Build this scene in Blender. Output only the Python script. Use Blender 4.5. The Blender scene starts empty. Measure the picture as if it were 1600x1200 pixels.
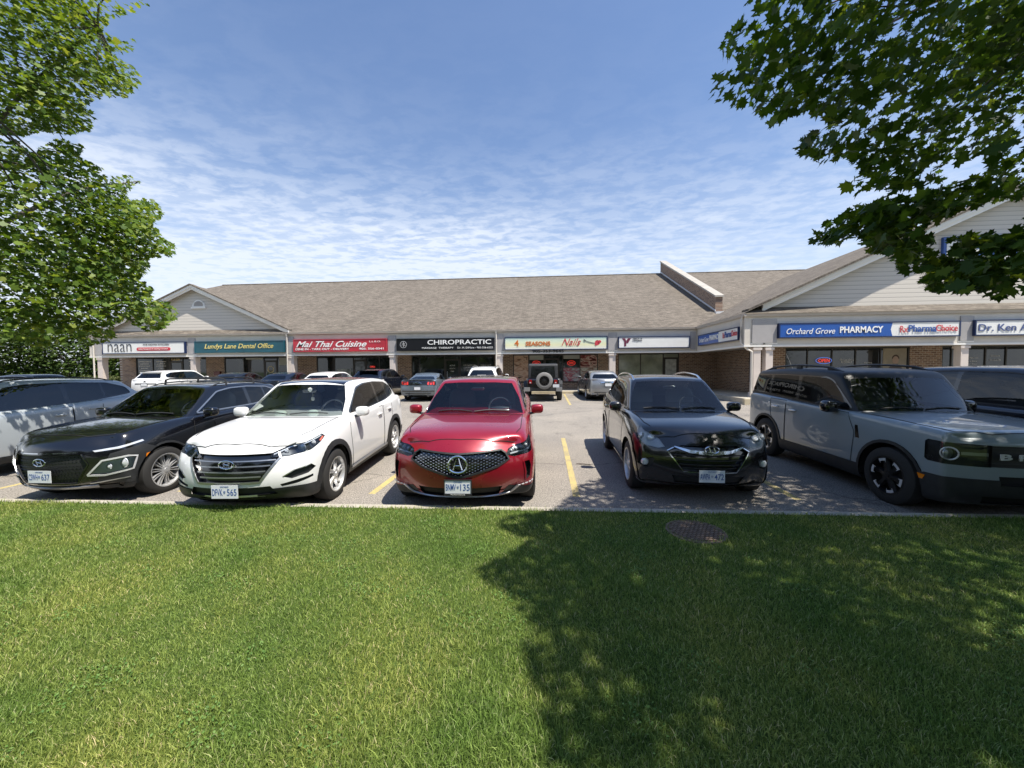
import bpy, bmesh, math, random
import numpy as np
from mathutils import Vector, Matrix, geometry
from mathutils.bvhtree import BVHTree
random.seed(7); RNG = np.random.default_rng(7)
R = math.radians
SC = bpy.context.scene; COL = SC.collection
# ------------------------------------------------------------------ camera
YAW, PITCH, ROLL = R(5.0), R(-2.15), R(0.3)
FW = Vector((-math.sin(YAW)*math.cos(PITCH), math.cos(YAW)*math.cos(PITCH), math.sin(PITCH)))
_r = FW.cross(Vector((0,0,1))).normalized(); _u = _r.cross(FW)
RT = _r*math.cos(ROLL)-_u*math.sin(ROLL); UP = _u*math.cos(ROLL)+_r*math.sin(ROLL)
CAMPOS = Vector((0,0,1.8))
cd = bpy.data.cameras.new('camera'); cam = bpy.data.objects.new('camera', cd); COL.objects.link(cam)
M = Matrix((RT, UP, -FW)).transposed().to_4x4(); M.translation = CAMPOS; cam.matrix_world = M
cd.sensor_width = 36; cd.lens = 13.5; cd.clip_start = .05; cd.clip_end = 3000
SC.camera = cam
# ------------------------------------------------------------------ light
SUNV = Vector((.39, -.25, 1)).normalized()          # towards the sun
EL = math.asin(SUNV.z); AZ = math.atan2(SUNV.x, SUNV.y)
sl = bpy.data.lights.new('sun', 'SUN'); sl.energy = 5.0; sl.angle = R(.55); sl.color = (1, .94, .84)
so = bpy.data.objects.new('sun', sl); COL.objects.link(so); so.rotation_euler = SUNV.to_track_quat('Z', 'Y').to_euler()
W = bpy.data.worlds.new('World'); SC.world = W; W.use_nodes = True
nt = W.node_tree; nt.nodes.clear()
def N(nt, typ, **k):
    n = nt.nodes.new(typ)
    for a, b in k.items():
        if a.startswith('i_'): n.inputs[a[2:].replace('_', ' ')].default_value = b
        elif a.startswith('n_'): n.inputs[int(a[2:])].default_value = b
        else: setattr(n, a, b)
    return n
def ramp(nt, pts, fac=None, interp='LINEAR'):
    n = nt.nodes.new('ShaderNodeValToRGB'); cr = n.color_ramp; cr.interpolation = interp
    while len(cr.elements) > 1: cr.elements.remove(cr.elements[-1])
    cr.elements[0].position = pts[0][0]; c = pts[0][1]; cr.elements[0].color = (c,c,c,1) if isinstance(c,(int,float)) else (*c,1)
    for p, c in pts[1:]:
        e = cr.elements.new(p); e.color = (c,c,c,1) if isinstance(c,(int,float)) else (*c,1)
    if fac is not None: nt.links.new(fac, n.inputs[0])
    return n
def math_(nt, op, a, b=None, clamp=False):
    n = nt.nodes.new('ShaderNodeMath'); n.operation = op; n.use_clamp = clamp
    for i, v in enumerate((a, b)):
        if v is None: continue
        if isinstance(v, (int, float)): n.inputs[i].default_value = v
        else: nt.links.new(v, n.inputs[i])
    return n.outputs[0]
sky = N(nt, 'ShaderNodeTexSky', sky_type='NISHITA', sun_disc=False, sun_elevation=EL, sun_rotation=AZ, air_density=1.15, dust_density=.6, ozone_density=1.6, altitude=100)
tc = N(nt, 'ShaderNodeTexCoord'); sep = N(nt, 'ShaderNodeSeparateXYZ'); nt.links.new(tc.outputs['Generated'], sep.inputs[0])
zz = math_(nt, 'MAXIMUM', sep.outputs[2], .035)
px = math_(nt, 'DIVIDE', sep.outputs[0], zz); py = math_(nt, 'DIVIDE', sep.outputs[1], zz)
cmb = N(nt, 'ShaderNodeCombineXYZ'); nt.links.new(px, cmb.inputs[0]); nt.links.new(py, cmb.inputs[1])
def cl(scale, det, rough, sx=1, sy=1, off=0, dist=0, rot=0):
    mp = N(nt, 'ShaderNodeMapping'); mp.inputs['Scale'].default_value = (sx, sy, 1); mp.inputs['Location'].default_value = (off, off*.7, 0); mp.inputs['Rotation'].default_value = (0,0,rot)
    nt.links.new(cmb.outputs[0], mp.inputs[0])
    n = N(nt, 'ShaderNodeTexNoise', i_Scale=scale, i_Detail=det, i_Roughness=rough, i_Distortion=dist); nt.links.new(mp.outputs[0], n.inputs[0]); return n.outputs[0]
cells = ramp(nt, [(.42,0),(.58,1)], cl(7.5, 6, .6, .85, 1.15, 3.1, .25, .25)).outputs[0]
rips = ramp(nt, [(.38,0),(.66,1)], cl(1.9, 6, .6, .7, 1.5, 9.3, .3, .1)).outputs[0]
broad = ramp(nt, [(.36,.38),(.58,1)], cl(.30, 3, .5, .8, 1.1, 1.7, .2, .2)).outputs[0]
dens = ramp(nt, [(.0,1.25),(.20,1.05),(.33,.80),(.41,.34),(.50,.10),(.62,.03),(.8,.01)], sep.outputs[2]).outputs[0]
# a clear patch overhead-ahead, more veil to the left
side = math_(nt, 'MULTIPLY_ADD', sep.outputs[0], -.30); side.node.inputs[2].default_value = 1.0
a1 = math_(nt, 'MULTIPLY', cells, .50); a2 = math_(nt, 'MULTIPLY', rips, .36)
s_ = math_(nt, 'MULTIPLY', math_(nt, 'ADD', math_(nt, 'ADD', a1, a2), .22), broad)
low = ramp(nt, [(.04,.80),(.17,.52),(.30,.20),(.42,.02)], sep.outputs[2]).outputs[0]
cov = math_(nt, 'MULTIPLY', math_(nt, 'MULTIPLY', s_, dens), side)
cov = math_(nt, 'MULTIPLY', math_(nt, 'ADD', cov, low, True), .88)
mx = N(nt, 'ShaderNodeMix', data_type='RGBA'); nt.links.new(cov, mx.inputs[0]); 
tint = N(nt, 'ShaderNodeMix', data_type='RGBA', blend_type='MULTIPLY'); tint.inputs[0].default_value = 1
nt.links.new(sky.outputs[0], tint.inputs[6]); tint.inputs[7].default_value = (.90, .97, 1.10, 1)
nt.links.new(tint.outputs[2], mx.inputs[6]); mx.inputs[7].default_value = (5.7, 6.15, 6.9, 1)
bg = N(nt, 'ShaderNodeBackground', i_Strength=.105); nt.links.new(mx.outputs[2], bg.inputs[0])
wo = N(nt, 'ShaderNodeOutputWorld'); nt.links.new(bg.outputs[0], wo.inputs[0])
SC.view_settings.view_transform = 'Standard'; SC.view_settings.look = 'None'; SC.view_settings.gamma = 1; SC.view_settings.exposure = 0.62
SC.render.engine = 'CYCLES'; SC.cycles.max_bounces = 6; SC.cycles.transparent_max_bounces = 12; SC.cycles.caustics_reflective = False; SC.cycles.caustics_refractive = False
SC.cycles.use_denoising = True; SC.cycles.sample_clamp_indirect = 4
# ------------------------------------------------------------------ materials
MT = {}
def mat(name, col, rough=.6, metal=0, spec=.5, coat=0, noise=None, bump=None, emit=None, build=None):
    if name in MT: return MT[name]
    m = bpy.data.materials.new(name); m.use_nodes = True; t = m.node_tree; b = t.nodes['Principled BSDF']
    b.inputs['Base Color'].default_value = (*col, 1); b.inputs['Roughness'].default_value = rough; b.inputs['Metallic'].default_value = metal
    b.inputs['Specular IOR Level'].default_value = spec
    if coat: b.inputs['Coat Weight'].default_value = coat; b.inputs['Coat Roughness'].default_value = .03
    if emit: b.inputs['Emission Color'].default_value = (*emit[0],1); b.inputs['Emission Strength'].default_value = emit[1]
    if noise:     # (scale, amount) colour variation in world space
        g = N(t, 'ShaderNodeNewGeometry'); n = N(t, 'ShaderNodeTexNoise', i_Scale=noise[0], i_Detail=6., i_Roughness=.6); t.links.new(g.outputs['Position'], n.inputs[0])
        a = noise[1]; r = ramp(t, [(.3, tuple(c*(1-a) for c in col)), (.7, tuple(min(1,c*(1+a)) for c in col))], n.outputs[0]); t.links.new(r.outputs[0], b.inputs['Base Color'])
    if bump:
        g = N(t, 'ShaderNodeNewGeometry'); n = N(t, 'ShaderNodeTexNoise', i_Scale=bump[0], i_Detail=4.); t.links.new(g.outputs['Position'], n.inputs[0])
        bp = N(t, 'ShaderNodeBump', i_Strength=bump[1], i_Distance=bump[2]); t.links.new(n.outputs[0], bp.inputs['Height']); t.links.new(bp.outputs[0], b.inputs['Normal'])
    if build: build(t, b)
    MT[name] = m; return m
def pos_uv(t, axes, sc=(1,1)):
    g = N(t, 'ShaderNodeNewGeometry'); s = N(t, 'ShaderNodeSeparateXYZ'); t.links.new(g.outputs['Position'], s.inputs[0])
    c = N(t, 'ShaderNodeCombineXYZ')
    for i in (0,1): t.links.new(math_(t, 'MULTIPLY', s.outputs[axes[i]], sc[i]), c.inputs[i])
    return c.outputs[0], s
def brick_mat(name, axes):
    def bld(t, b):
        uv, s = pos_uv(t, axes)
        br = N(t, 'ShaderNodeTexBrick', i_Scale=1., i_Mortar_Size=.012, i_Brick_Width=.25, i_Row_Height=.092, i_Bias=-.15)
        br.inputs['Color1'].default_value = (.17,.095,.062,1); br.inputs['Color2'].default_value = (.36,.225,.145,1); br.inputs['Mortar'].default_value = (.44,.39,.33,1)
        t.links.new(uv, br.inputs[0])
        n = N(t, 'ShaderNodeTexNoise', i_Scale=14., i_Detail=4.); t.links.new(uv, n.inputs[0])
        m = N(t, 'ShaderNodeMix', data_type='RGBA', blend_type='MULTIPLY'); m.inputs[0].default_value = .6
        t.links.new(br.outputs[0], m.inputs[6]); t.links.new(ramp(t, [(.3,.65),(.7,1.2)], n.outputs[0]).outputs[0], m.inputs[7]); t.links.new(m.outputs[2], b.inputs['Base Color'])
        bp = N(t, 'ShaderNodeBump', i_Strength=.6, i_Distance=.01, invert=True); t.links.new(br.outputs['Fac'], bp.inputs['Height']); t.links.new(bp.outputs[0], b.inputs['Normal'])
    return mat(name, (.3,.2,.12), .85, build=bld)
def shingle_mat(name, axes, sc):
    def bld(t, b):
        uv, s = pos_uv(t, axes, sc)
        br = N(t, 'ShaderNodeTexBrick', i_Scale=1., i_Mortar_Size=.006, i_Brick_Width=.30, i_Row_Height=.145, i_Mortar_Smooth=.3)
        br.offset = .43; br.inputs['Color1'].default_value = (.190,.166,.140,1); br.inputs['Color2'].default_value = (.118,.102,.086,1); br.inputs['Mortar'].default_value = (.07,.056,.046,1)
        t.links.new(uv, br.inputs[0])
        n = N(t, 'ShaderNodeTexNoise', i_Scale=5., i_Detail=8., i_Roughness=.8); t.links.new(uv, n.inputs[0])
        n2 = N(t, 'ShaderNodeTexNoise', i_Scale=.35, i_Detail=3.); t.links.new(uv, n2.inputs[0])
        m = N(t, 'ShaderNodeMix', data_type='RGBA', blend_type='MULTIPLY'); m.inputs[0].default_value = 1
        t.links.new(br.outputs[0], m.inputs[6]); t.links.new(ramp(t, [(.3,(.70,.70,.69)),(.7,(1.28,1.27,1.24))], n.outputs[0]).outputs[0], m.inputs[7])
        m2 = N(t, 'ShaderNodeMix', data_type='RGBA', blend_type='MULTIPLY'); m2.inputs[0].default_value = 1
        t.links.new(m.outputs[2], m2.inputs[6]); t.links.new(ramp(t, [(.35,.94),(.65,1.04)], n2.outputs[0]).outputs[0], m2.inputs[7]); t.links.new(m2.outputs[2], b.inputs['Base Color'])
        mpk = N(t, 'ShaderNodeMapping'); mpk.inputs['Scale'].default_value = (1.6,.10,1); t.links.new(uv, mpk.inputs[0]); n3 = N(t, 'ShaderNodeTexNoise', i_Scale=1., i_Detail=5., i_Roughness=.65); t.links.new(mpk.outputs[0], n3.inputs[0])
        m3 = N(t, 'ShaderNodeMix', data_type='RGBA', blend_type='MULTIPLY'); m3.inputs[0].default_value = 1; t.links.new(m2.outputs[2], m3.inputs[6]); t.links.new(ramp(t, [(.34,.93),(.6,1.03)], n3.outputs[0]).outputs[0], m3.inputs[7]); t.links.new(m3.outputs[2], b.inputs['Base Color'])
        bp = N(t, 'ShaderNodeBump', i_Strength=.5, i_Distance=.02); t.links.new(n.outputs[0], bp.inputs['Height']); t.links.new(bp.outputs[0], b.inputs['Normal'])
    return mat(name, (.2,.16,.13), .92, spec=.25, build=bld)
brickY = brick_mat('brick_front', (0,2)); brickX = brick_mat('brick_side', (1,2))
shY = shingle_mat('shingle_front', (0,1), (1,1.1)); shX = shingle_mat('shingle_side', (1,0), (1,1.1))
trim = mat('cream_trim', (.62,.575,.51), .55, noise=(1.5,.07)); trimw = mat('white_trim', (.80,.78,.74), .5)
panelg = mat('grey_panel', (.37,.355,.35), .6, noise=(2,.08)); soffit = mat('soffit', (.45,.43,.40), .7)
gutterm = mat('gutter_metal', (.46,.42,.38), .45); flash = mat('flashing', (.55,.58,.62), .4, metal=.6)
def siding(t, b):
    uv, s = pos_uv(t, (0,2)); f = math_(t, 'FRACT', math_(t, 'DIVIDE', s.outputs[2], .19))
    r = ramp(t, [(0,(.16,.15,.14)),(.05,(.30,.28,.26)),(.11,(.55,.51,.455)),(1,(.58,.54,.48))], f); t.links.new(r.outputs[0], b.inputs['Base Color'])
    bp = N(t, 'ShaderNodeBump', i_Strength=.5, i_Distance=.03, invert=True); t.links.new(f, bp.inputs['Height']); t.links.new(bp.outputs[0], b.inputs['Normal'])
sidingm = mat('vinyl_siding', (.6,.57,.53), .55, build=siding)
def asph(t, b):
    uv, s = pos_uv(t, (0,1))
    v = N(t, 'ShaderNodeTexNoise', i_Scale=55., i_Detail=3., i_Roughness=.75); t.links.new(uv, v.inputs[0])
    n1 = N(t, 'ShaderNodeTexNoise', i_Scale=.6, i_Detail=6., i_Roughness=.6); t.links.new(uv, n1.inputs[0])
    n2 = N(t, 'ShaderNodeTexNoise', i_Scale=18., i_Detail=5., i_Roughness=.7); t.links.new(uv, n2.inputs[0])
    base = ramp(t, [(.36,(.10,.092,.082)),(.5,(.25,.228,.20)),(.64,(.44,.405,.355))], v.outputs[0])
    def mul(a, bb):
        m = N(t, 'ShaderNodeMix', data_type='RGBA', blend_type='MULTIPLY'); m.inputs[0].default_value = 1; t.links.new(a, m.inputs[6]); t.links.new(bb, m.inputs[7]); return m.outputs[2]
    c = mul(base.outputs[0], ramp(t, [(.3,(.80,.80,.82)),(.7,(1.15,1.13,1.10))], n1.outputs[0]).outputs[0])
    c = mul(c, ramp(t, [(.3,.82),(.7,1.15)], n2.outputs[0]).outputs[0])
    vo = N(t, 'ShaderNodeTexVoronoi', feature='DISTANCE_TO_EDGE', i_Scale=.23); d = N(t, 'ShaderNodeTexNoise', i_Scale=1.6, i_Detail=5.); t.links.new(uv, d.inputs[0])
    mxv = N(t, 'ShaderNodeVectorMath', operation='MULTIPLY_ADD'); t.links.new(d.outputs['Color'], mxv.inputs[0]); mxv.inputs[1].default_value = (.7,.7,0); t.links.new(uv, mxv.inputs[2]); t.links.new(mxv.outputs[0], vo.inputs[0])
    c = mul(c, ramp(t, [(0,.35),(.0022,.45),(.0042,1)], vo.outputs['Distance']).outputs[0])
    # oil drips in the stalls
    n4 = N(t, 'ShaderNodeTexNoise', i_Scale=1.1, i_Detail=7., i_Roughness=.75); 
    mp = N(t, 'ShaderNodeMapping'); mp.inputs['Location'].default_value = (4.2,1.3,0); t.links.new(uv, mp.inputs[0]); t.links.new(mp.outputs[0], n4.inputs[0])
    c = mul(c, ramp(t, [(.58,1),(.68,.6)], n4.outputs[0]).outputs[0])
    t.links.new(c, b.inputs['Base Color'])
    bp = N(t, 'ShaderNodeBump', i_Strength=.7, i_Distance=.008); t.links.new(v.outputs[0], bp.inputs['Height']); t.links.new(bp.outputs[0], b.inputs['Normal'])
asphalt = mat('asphalt', (.25,.24,.22), .9, spec=.3, build=asph)
concrete = mat('concrete', (.40,.365,.30), .85, noise=(6,.16), bump=(60,.4,.004))
def worn(t, b):
    uv, s = pos_uv(t, (0,1)); n = N(t, 'ShaderNodeTexNoise', i_Scale=26., i_Detail=6., i_Roughness=.8); t.links.new(uv, n.inputs[0])
    n2 = N(t, 'ShaderNodeTexNoise', i_Scale=2.2, i_Detail=3.); t.links.new(uv, n2.inputs[0]); q = math_(t, 'ADD', n.outputs[0], math_(t, 'MULTIPLY', n2.outputs[0], .5))
    r = ramp(t, [(.58,(.21,.195,.17)),(.70,(.36,.30,.15)),(.86,(.52,.41,.15))], q); t.links.new(r.outputs[0], b.inputs['Base Color'])
paint_y = mat('yellow_paint', (.6,.45,.12), .8, build=worn)
def lawn(t, b):
    uv, s = pos_uv(t, (0,1)); n = N(t, 'ShaderNodeTexNoise', i_Scale=90., i_Detail=4., i_Roughness=.8); t.links.new(uv, n.inputs[0])
    n2 = N(t, 'ShaderNodeTexNoise', i_Scale=1.4, i_Detail=4.); t.links.new(uv, n2.inputs[0])
    r = ramp(t, [(.35,(.030,.045,.012)),(.6,(.075,.12,.025)),(.75,(.16,.19,.05))], n.outputs[0])
    m = N(t, 'ShaderNodeMix', data_type='RGBA', blend_type='MULTIPLY'); m.inputs[0].default_value = 1; t.links.new(r.outputs[0], m.inputs[6]); t.links.new(ramp(t, [(.35,.8),(.65,1.2)], n2.outputs[0]).outputs[0], m.inputs[7]); t.links.new(m.outputs[2], b.inputs['Base Color'])
lawnm = mat('lawn_soil', (.08,.12,.03), .95, spec=.2, build=lawn)
framem = mat('storefront_frame', (.030,.026,.024), .45)
def glassd(t, b):
    n = N(t, 'ShaderNodeTexNoise', i_Scale=1.1, i_Detail=4.); g = N(t, 'ShaderNodeNewGeometry'); t.links.new(g.outputs['Position'], n.inputs[0])
    t.links.new(ramp(t, [(.4,(.006,.009,.011)),(.7,(.035,.042,.042))], n.outputs[0]).outputs[0], b.inputs['Base Color'])
glassm = mat('storefront_glass', (.012,.016,.018), .04, spec=.8, build=glassd)
glassp = mat('blinded_glass', (.25,.28,.22), .06, spec=.8, noise=(1.2,.35))
black = mat('black_matte', (.012,.012,.013), .6); white = mat('sign_white', (.77,.77,.745), .45, noise=(1.6,.06)); whl = mat('white_letter', (.85,.85,.83), .5)
# ------------------------------------------------------------------ mesh helpers
def tag(o, label=None, cat=None, group=None, kind=None):
    if label: o['label'] = label
    if cat: o['category'] = cat
    if group: o['group'] = group
    if kind: o['kind'] = kind
    return o
def empty(name, loc=(0,0,0), rz=0, **k):
    o = bpy.data.objects.new(name, None); COL.objects.link(o); o.location = loc; o.rotation_euler = (0,0,rz); o.empty_display_size = .2; return tag(o, **k)
class MB:
    def __init__(s): s.v = []; s.f = []
    def box(s, x0,x1,y0,y1,z0,z1):
        n = len(s.v); s.v += [(x,y,z) for z in (z0,z1) for y in (y0,y1) for x in (x0,x1)]
        s.f += [tuple(n+i for i in q) for q in ((0,2,3,1),(4,5,7,6),(0,1,5,4),(2,6,7,3),(0,4,6,2),(1,3,7,5))]; return s
    def poly(s, pts, fl=None):
        n = len(s.v); s.v += [tuple(p) for p in pts]; s.f += fl and [tuple(n+i for i in f) for f in fl] or [tuple(range(n, n+len(pts)))]; return s
    def prism(s, pts, axis, a, b):      # pts 2D, extruded along axis from a to b
        n = len(pts); o = len(s.v)
        def mk(p, t): return (t,p[0],p[1]) if axis == 0 else (p[0],t,p[1]) if axis == 1 else (p[0],p[1],t)
        s.v += [mk(p,a) for p in pts]+[mk(p,b) for p in pts]; s.f += [tuple(o+i for i in range(n)), tuple(o+n+i for i in reversed(range(n)))]
        s.f += [(o+i, o+n+i, o+n+(i+1)%n, o+(i+1)%n) for i in range(n)]; return s
    def tube(s, pts, r, seg=8, flat=1.0):
        o = len(s.v); pts = [Vector(p) for p in pts]; rr = r if isinstance(r,(list,tuple)) else [r]*len(pts)
        for i, p in enumerate(pts):
            d = (pts[min(i+1,len(pts)-1)]-pts[max(i-1,0)]).normalized(); a = d.cross(Vector((0,0,1)));
            if a.length < .05: a = d.cross(Vector((1,0,0)))
            a.normalize(); c = a.cross(d)
            for k in range(seg):
                t = 2*math.pi*k/seg; s.v.append(tuple(p+(a*math.cos(t)+c*math.sin(t)*flat)*rr[i]))
        for i in range(len(pts)-1):
            for k in range(seg): s.f.append((o+i*seg+k, o+i*seg+(k+1)%seg, o+(i+1)*seg+(k+1)%seg, o+(i+1)*seg+k))
        s.f += [tuple(o+k for k in reversed(range(seg))), tuple(o+(len(pts)-1)*seg+k for k in range(seg))]; return s
    def lathe(s, prof, c, axis='y', seg=28, close=False):      # prof: (r, t) pairs around axis through c
        o = len(s.v); n = len(prof)
        for k in range(seg):
            a = 2*math.pi*k/seg; ca, sa = math.cos(a), math.sin(a)
            for r, t in prof:
                s.v.append((c[0]+r*ca, c[1]+t, c[2]+r*sa) if axis == 'y' else (c[0]+r*ca, c[1]+r*sa, c[2]+t) if axis == 'z' else (c[0]+t, c[1]+r*ca, c[2]+r*sa))
        for k in range(seg):
            for i in range(n-1+(1 if close else 0)):
                j = (i+1) % n; s.f.append((o+k*n+i, o+((k+1)%seg)*n+i, o+((k+1)%seg)*n+j, o+k*n+j))
        return s
    def build(s, name, m, parent=None, smooth=False, **k):
        me = bpy.data.meshes.new(name); me.from_pydata(s.v, [], s.f); bm = bmesh.new(); bm.from_mesh(me); bmesh.ops.recalc_face_normals(bm, faces=bm.faces); bm.to_mesh(me); bm.free()
        if m: me.materials.append(m)
        if smooth: me.polygons.foreach_set('use_smooth', [True]*len(me.polygons)); me.set_sharp_from_angle(angle=R(38))
        o = bpy.data.objects.new(name, me); COL.objects.link(o); o.parent = parent; return tag(o, **k)
def text(s, name, m, parent, loc, rot=(R(90),0,0), w=None, h=None, size=1, depth=.01, shear=0, bold=0, align='CENTER'):
    cu = bpy.data.curves.new(name, 'FONT'); cu.body = s; cu.size = 1; cu.extrude = .001; cu.shear = shear; cu.offset = bold; cu.align_x = 'LEFT'; cu.resolution_u = 3
    t = bpy.data.objects.new(name, cu); COL.objects.link(t); bpy.context.view_layer.update()
    me = bpy.data.meshes.new_from_object(t.evaluated_get(bpy.context.evaluated_depsgraph_get())); bpy.data.objects.remove(t); bpy.data.curves.remove(cu)
    n = len(me.vertices); a = np.zeros(n*3); me.vertices.foreach_get('co', a); a = a.reshape(-1,3)
    mn, mxx = a.min(0), a.max(0); a[:,0] -= mn[0]; a[:,1] -= mn[1]; W_, H_ = mxx[0]-mn[0], mxx[1]-mn[1]
    sx = (w/W_) if w else (h/H_ if h else size); sy = (h/H_) if h else sx
    a[:,0] *= sx; a[:,1] *= sy; a[:,0] -= (W_*sx/2 if align == 'CENTER' else 0); a[:,1] -= H_*sy/2; a[:,2] = np.where(a[:,2] > 0, depth, 0)
    me.vertices.foreach_set('co', a.ravel()); me.materials.clear(); me.materials.append(m); me.name = name
    o = bpy.data.objects.new(name, me); COL.objects.link(o); o.location = loc; o.rotation_euler = rot; o.parent = parent; return o
def zg(y): return max(0, min(.36, .02*(y-5)))
LZ = .13
# ------------------------------------------------------------------ ground
def curbY(x): return 4.66+.0285*x
g = MB(); xs = [-400,-46,46,400]; ys = [-400, -60, 5, 23, 60, 600]; zs = [-.03,-.03,-.03,.33,.34,.4]
for i in range(3):
    for j in range(5): g.poly([(xs[i],ys[j],zs[j]),(xs[i+1],ys[j],zs[j]),(xs[i+1],ys[j+1],zs[j+1]),(xs[i],ys[j+1],zs[j+1])])
g.build('ground', mat('far_ground', (.09,.13,.04), .95, noise=(.3,.3)), kind='structure')
g = MB()
for x0, x1 in ((-45,45),):
    g.poly([(x0,curbY(x0),0),(x1,curbY(x1),0),(x1,6,.02),(x0,6,.02)]); g.poly([(x0,6,.02),(x1,6,.02),(x1,23,.36),(x0,23,.36)])
g.build('parking_lot', asphalt, kind='structure')
g = MB(); g.poly([(-45,-40,LZ),(45,-40,LZ),(45,curbY(45)-.16,LZ),(-45,curbY(-45)-.16,LZ)]); g.build('lawn', lawnm, kind='structure')
g = MB()
seg = 2.4; x = -44.
while x < 44:
    a, b = x, x+seg-.008; y0, y1 = curbY(a), curbY(b)
    g.prism([(a,y0-.17),(b,y1-.17),(b,y1),(a,y0)], 2, -.02, .115); x += seg
g.build('kerb', concrete, kind='structure')
g = MB(); g.box(-45,8.6,22.98,26.05,.2,.495); g.box(8.6,45,17.3,26.0,.1,.493); g.build('sidewalk', concrete, kind='structure')
g = MB(); g.box(-45,8.45,22.80,22.98,.2,.49); g.box(8.45,45,17.12,17.3,.1,.488); g.build('sidewalk_kerb', mat('kerb_yellowish', (.50,.43,.30), .85, noise=(5,.15)), kind='structure')
g = MB()
def stripe(x, y0, y1, w=.10):
    ys = [y0, 6, y1] if y0 < 6 < y1 else [y0, y1]
    for a, b in zip(ys, ys[1:]): g.poly([(x-w/2,a,zg(a)+.005),(x+w/2,a,zg(a)+.005),(x+w/2,b,zg(b)+.005),(x-w/2,b,zg(b)+.005)])
for x in (-17.2,-14.25,-11.3,-8.37,-5.43,-2.51,.43,3.41,6.36,9.31,12.3): stripe(x, curbY(x)+.05, 9.55)
for x in [1.08+3.0*k for k in range(-11,3)]: stripe(x, 16.9, 22.7)
g.build('stall_lines', paint_y, kind='structure')
# lawn drain
dr = empty('drain_cover', (1.53,4.03,LZ-.022), label='round rusty brown drain cover set in the shaded grass by the kerb', cat='drain cover')
rust = mat('rust_iron', (.17,.12,.085), .85, noise=(20,.35), bump=(90,.6,.004))
MB().lathe([(0,.0),(.27,.0),(.29,.012),(.29,.03),(.27,.034),(.265,.024),(0,.024)], (0,0,0), 'z', 40).build('ring', rust, dr, True)
b = MB()
for i in range(-6,7):
    for j in range(-6,7):
        cx, cy = i*.042+(j%2)*.021, j*.042
        if cx*cx+cy*cy < .058: b.box(cx-.015,cx+.015,cy-.013,cy+.013,.024,.036)
b.build('grate_plate', rust, dr)
# ------------------------------------------------------------------ building
BLD = empty('shopping_plaza', (0,24,.36), label='long single storey brick plaza with brown shingle roof and siding gables', cat='building')
def P_(mb, name, m, parent=None, **k):
    o = mb.build(name, m, parent or BLD, **k)
    if (parent or BLD) is BLD: o.matrix_parent_inverse = BLD.matrix_world.inverted()
    return o
bpy.context.view_layer.update()
def bpart(name, m, mb, parent=None, **k):
    o = mb.build(name, m, None, **k)
    if parent is None:
        o.parent = BLD; o.location = (0,-24,-.36)
    else: o.parent = parent
    return o
S = .45; E0, EZ = 23.45, 4.25
def rz(y): return EZ+S*(y-E0-.15)
RY = 38.5; RZ = rz(RY); WX = 8.78; WS = .457
def wz(x): return EZ+WS*(x-WX)
WR = 20.4; WRZ = wz(WR)
# main roof front slope (with thickness), rear slope
b = MB()
vmeet_y = lambda z: (z-EZ)/S+E0+.15
front = [(-31.0,E0,rz(E0)),(WX+.0,E0,rz(E0)),(WR,vmeet_y(WRZ),WRZ),(2*WR-WX,E0,rz(E0)),(45,E0,rz(E0)),(45,RY,RZ),(-34.3,RY,RZ),(-34.9,37.2,rz(37.2)),(-31.0,29.0,rz(29.0))]
b.poly(front); b.poly([(-34.3,RY,RZ),(45,RY,RZ),(45,2*RY-E0,EZ),(-31,2*RY-E0,EZ)])
bpart('main_roof', shY, b)
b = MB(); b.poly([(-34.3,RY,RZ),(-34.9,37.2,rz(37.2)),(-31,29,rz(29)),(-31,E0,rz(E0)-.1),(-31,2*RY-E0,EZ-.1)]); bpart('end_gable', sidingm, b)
b = MB(); b.tube([(-34.3,RY,RZ+.02),(11.2,RY,RZ+.02)], .09, 6, .5); b.tube([(11.7,RY,RZ+.02),(45,RY,RZ+.02)], .09, 6, .5); bpart('ridge_cap', shY, b)
# wing roof: ridge along Y
WE = 18.0
b = MB()
b.poly([(WX,WE,wz(WX)),(WX,E0,wz(WX)),(WR,vmeet_y(WRZ),WRZ),(WR,WE+.35,WRZ)]); 
bpart('wing_roof_slope', shX, b)
b = MB(); xr = 2*WR-WX; b.poly([(xr,WE,EZ),(WR,WE+.35,WRZ),(WR,vmeet_y(WRZ),WRZ),(xr,E0,EZ)]); bpart('wing_roof_far_slope', shX, b)
# pent roof strip below wing gable
GY = 18.75
b = MB(); b.poly([(WX,WE-.02,EZ-.02),(xr,WE-.02,EZ-.02),(xr-1.6,GY+.02,EZ+.36),(WX+1.2,GY+.02,EZ+.36)]); bpart('pent_roof', shY, b)
b = MB(); b.poly([(WX+.75,GY,EZ+.30),(xr-.75,GY,EZ+.30),(WR,GY,WRZ-.06)]); bpart('gable_wall', sidingm, b)
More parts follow.
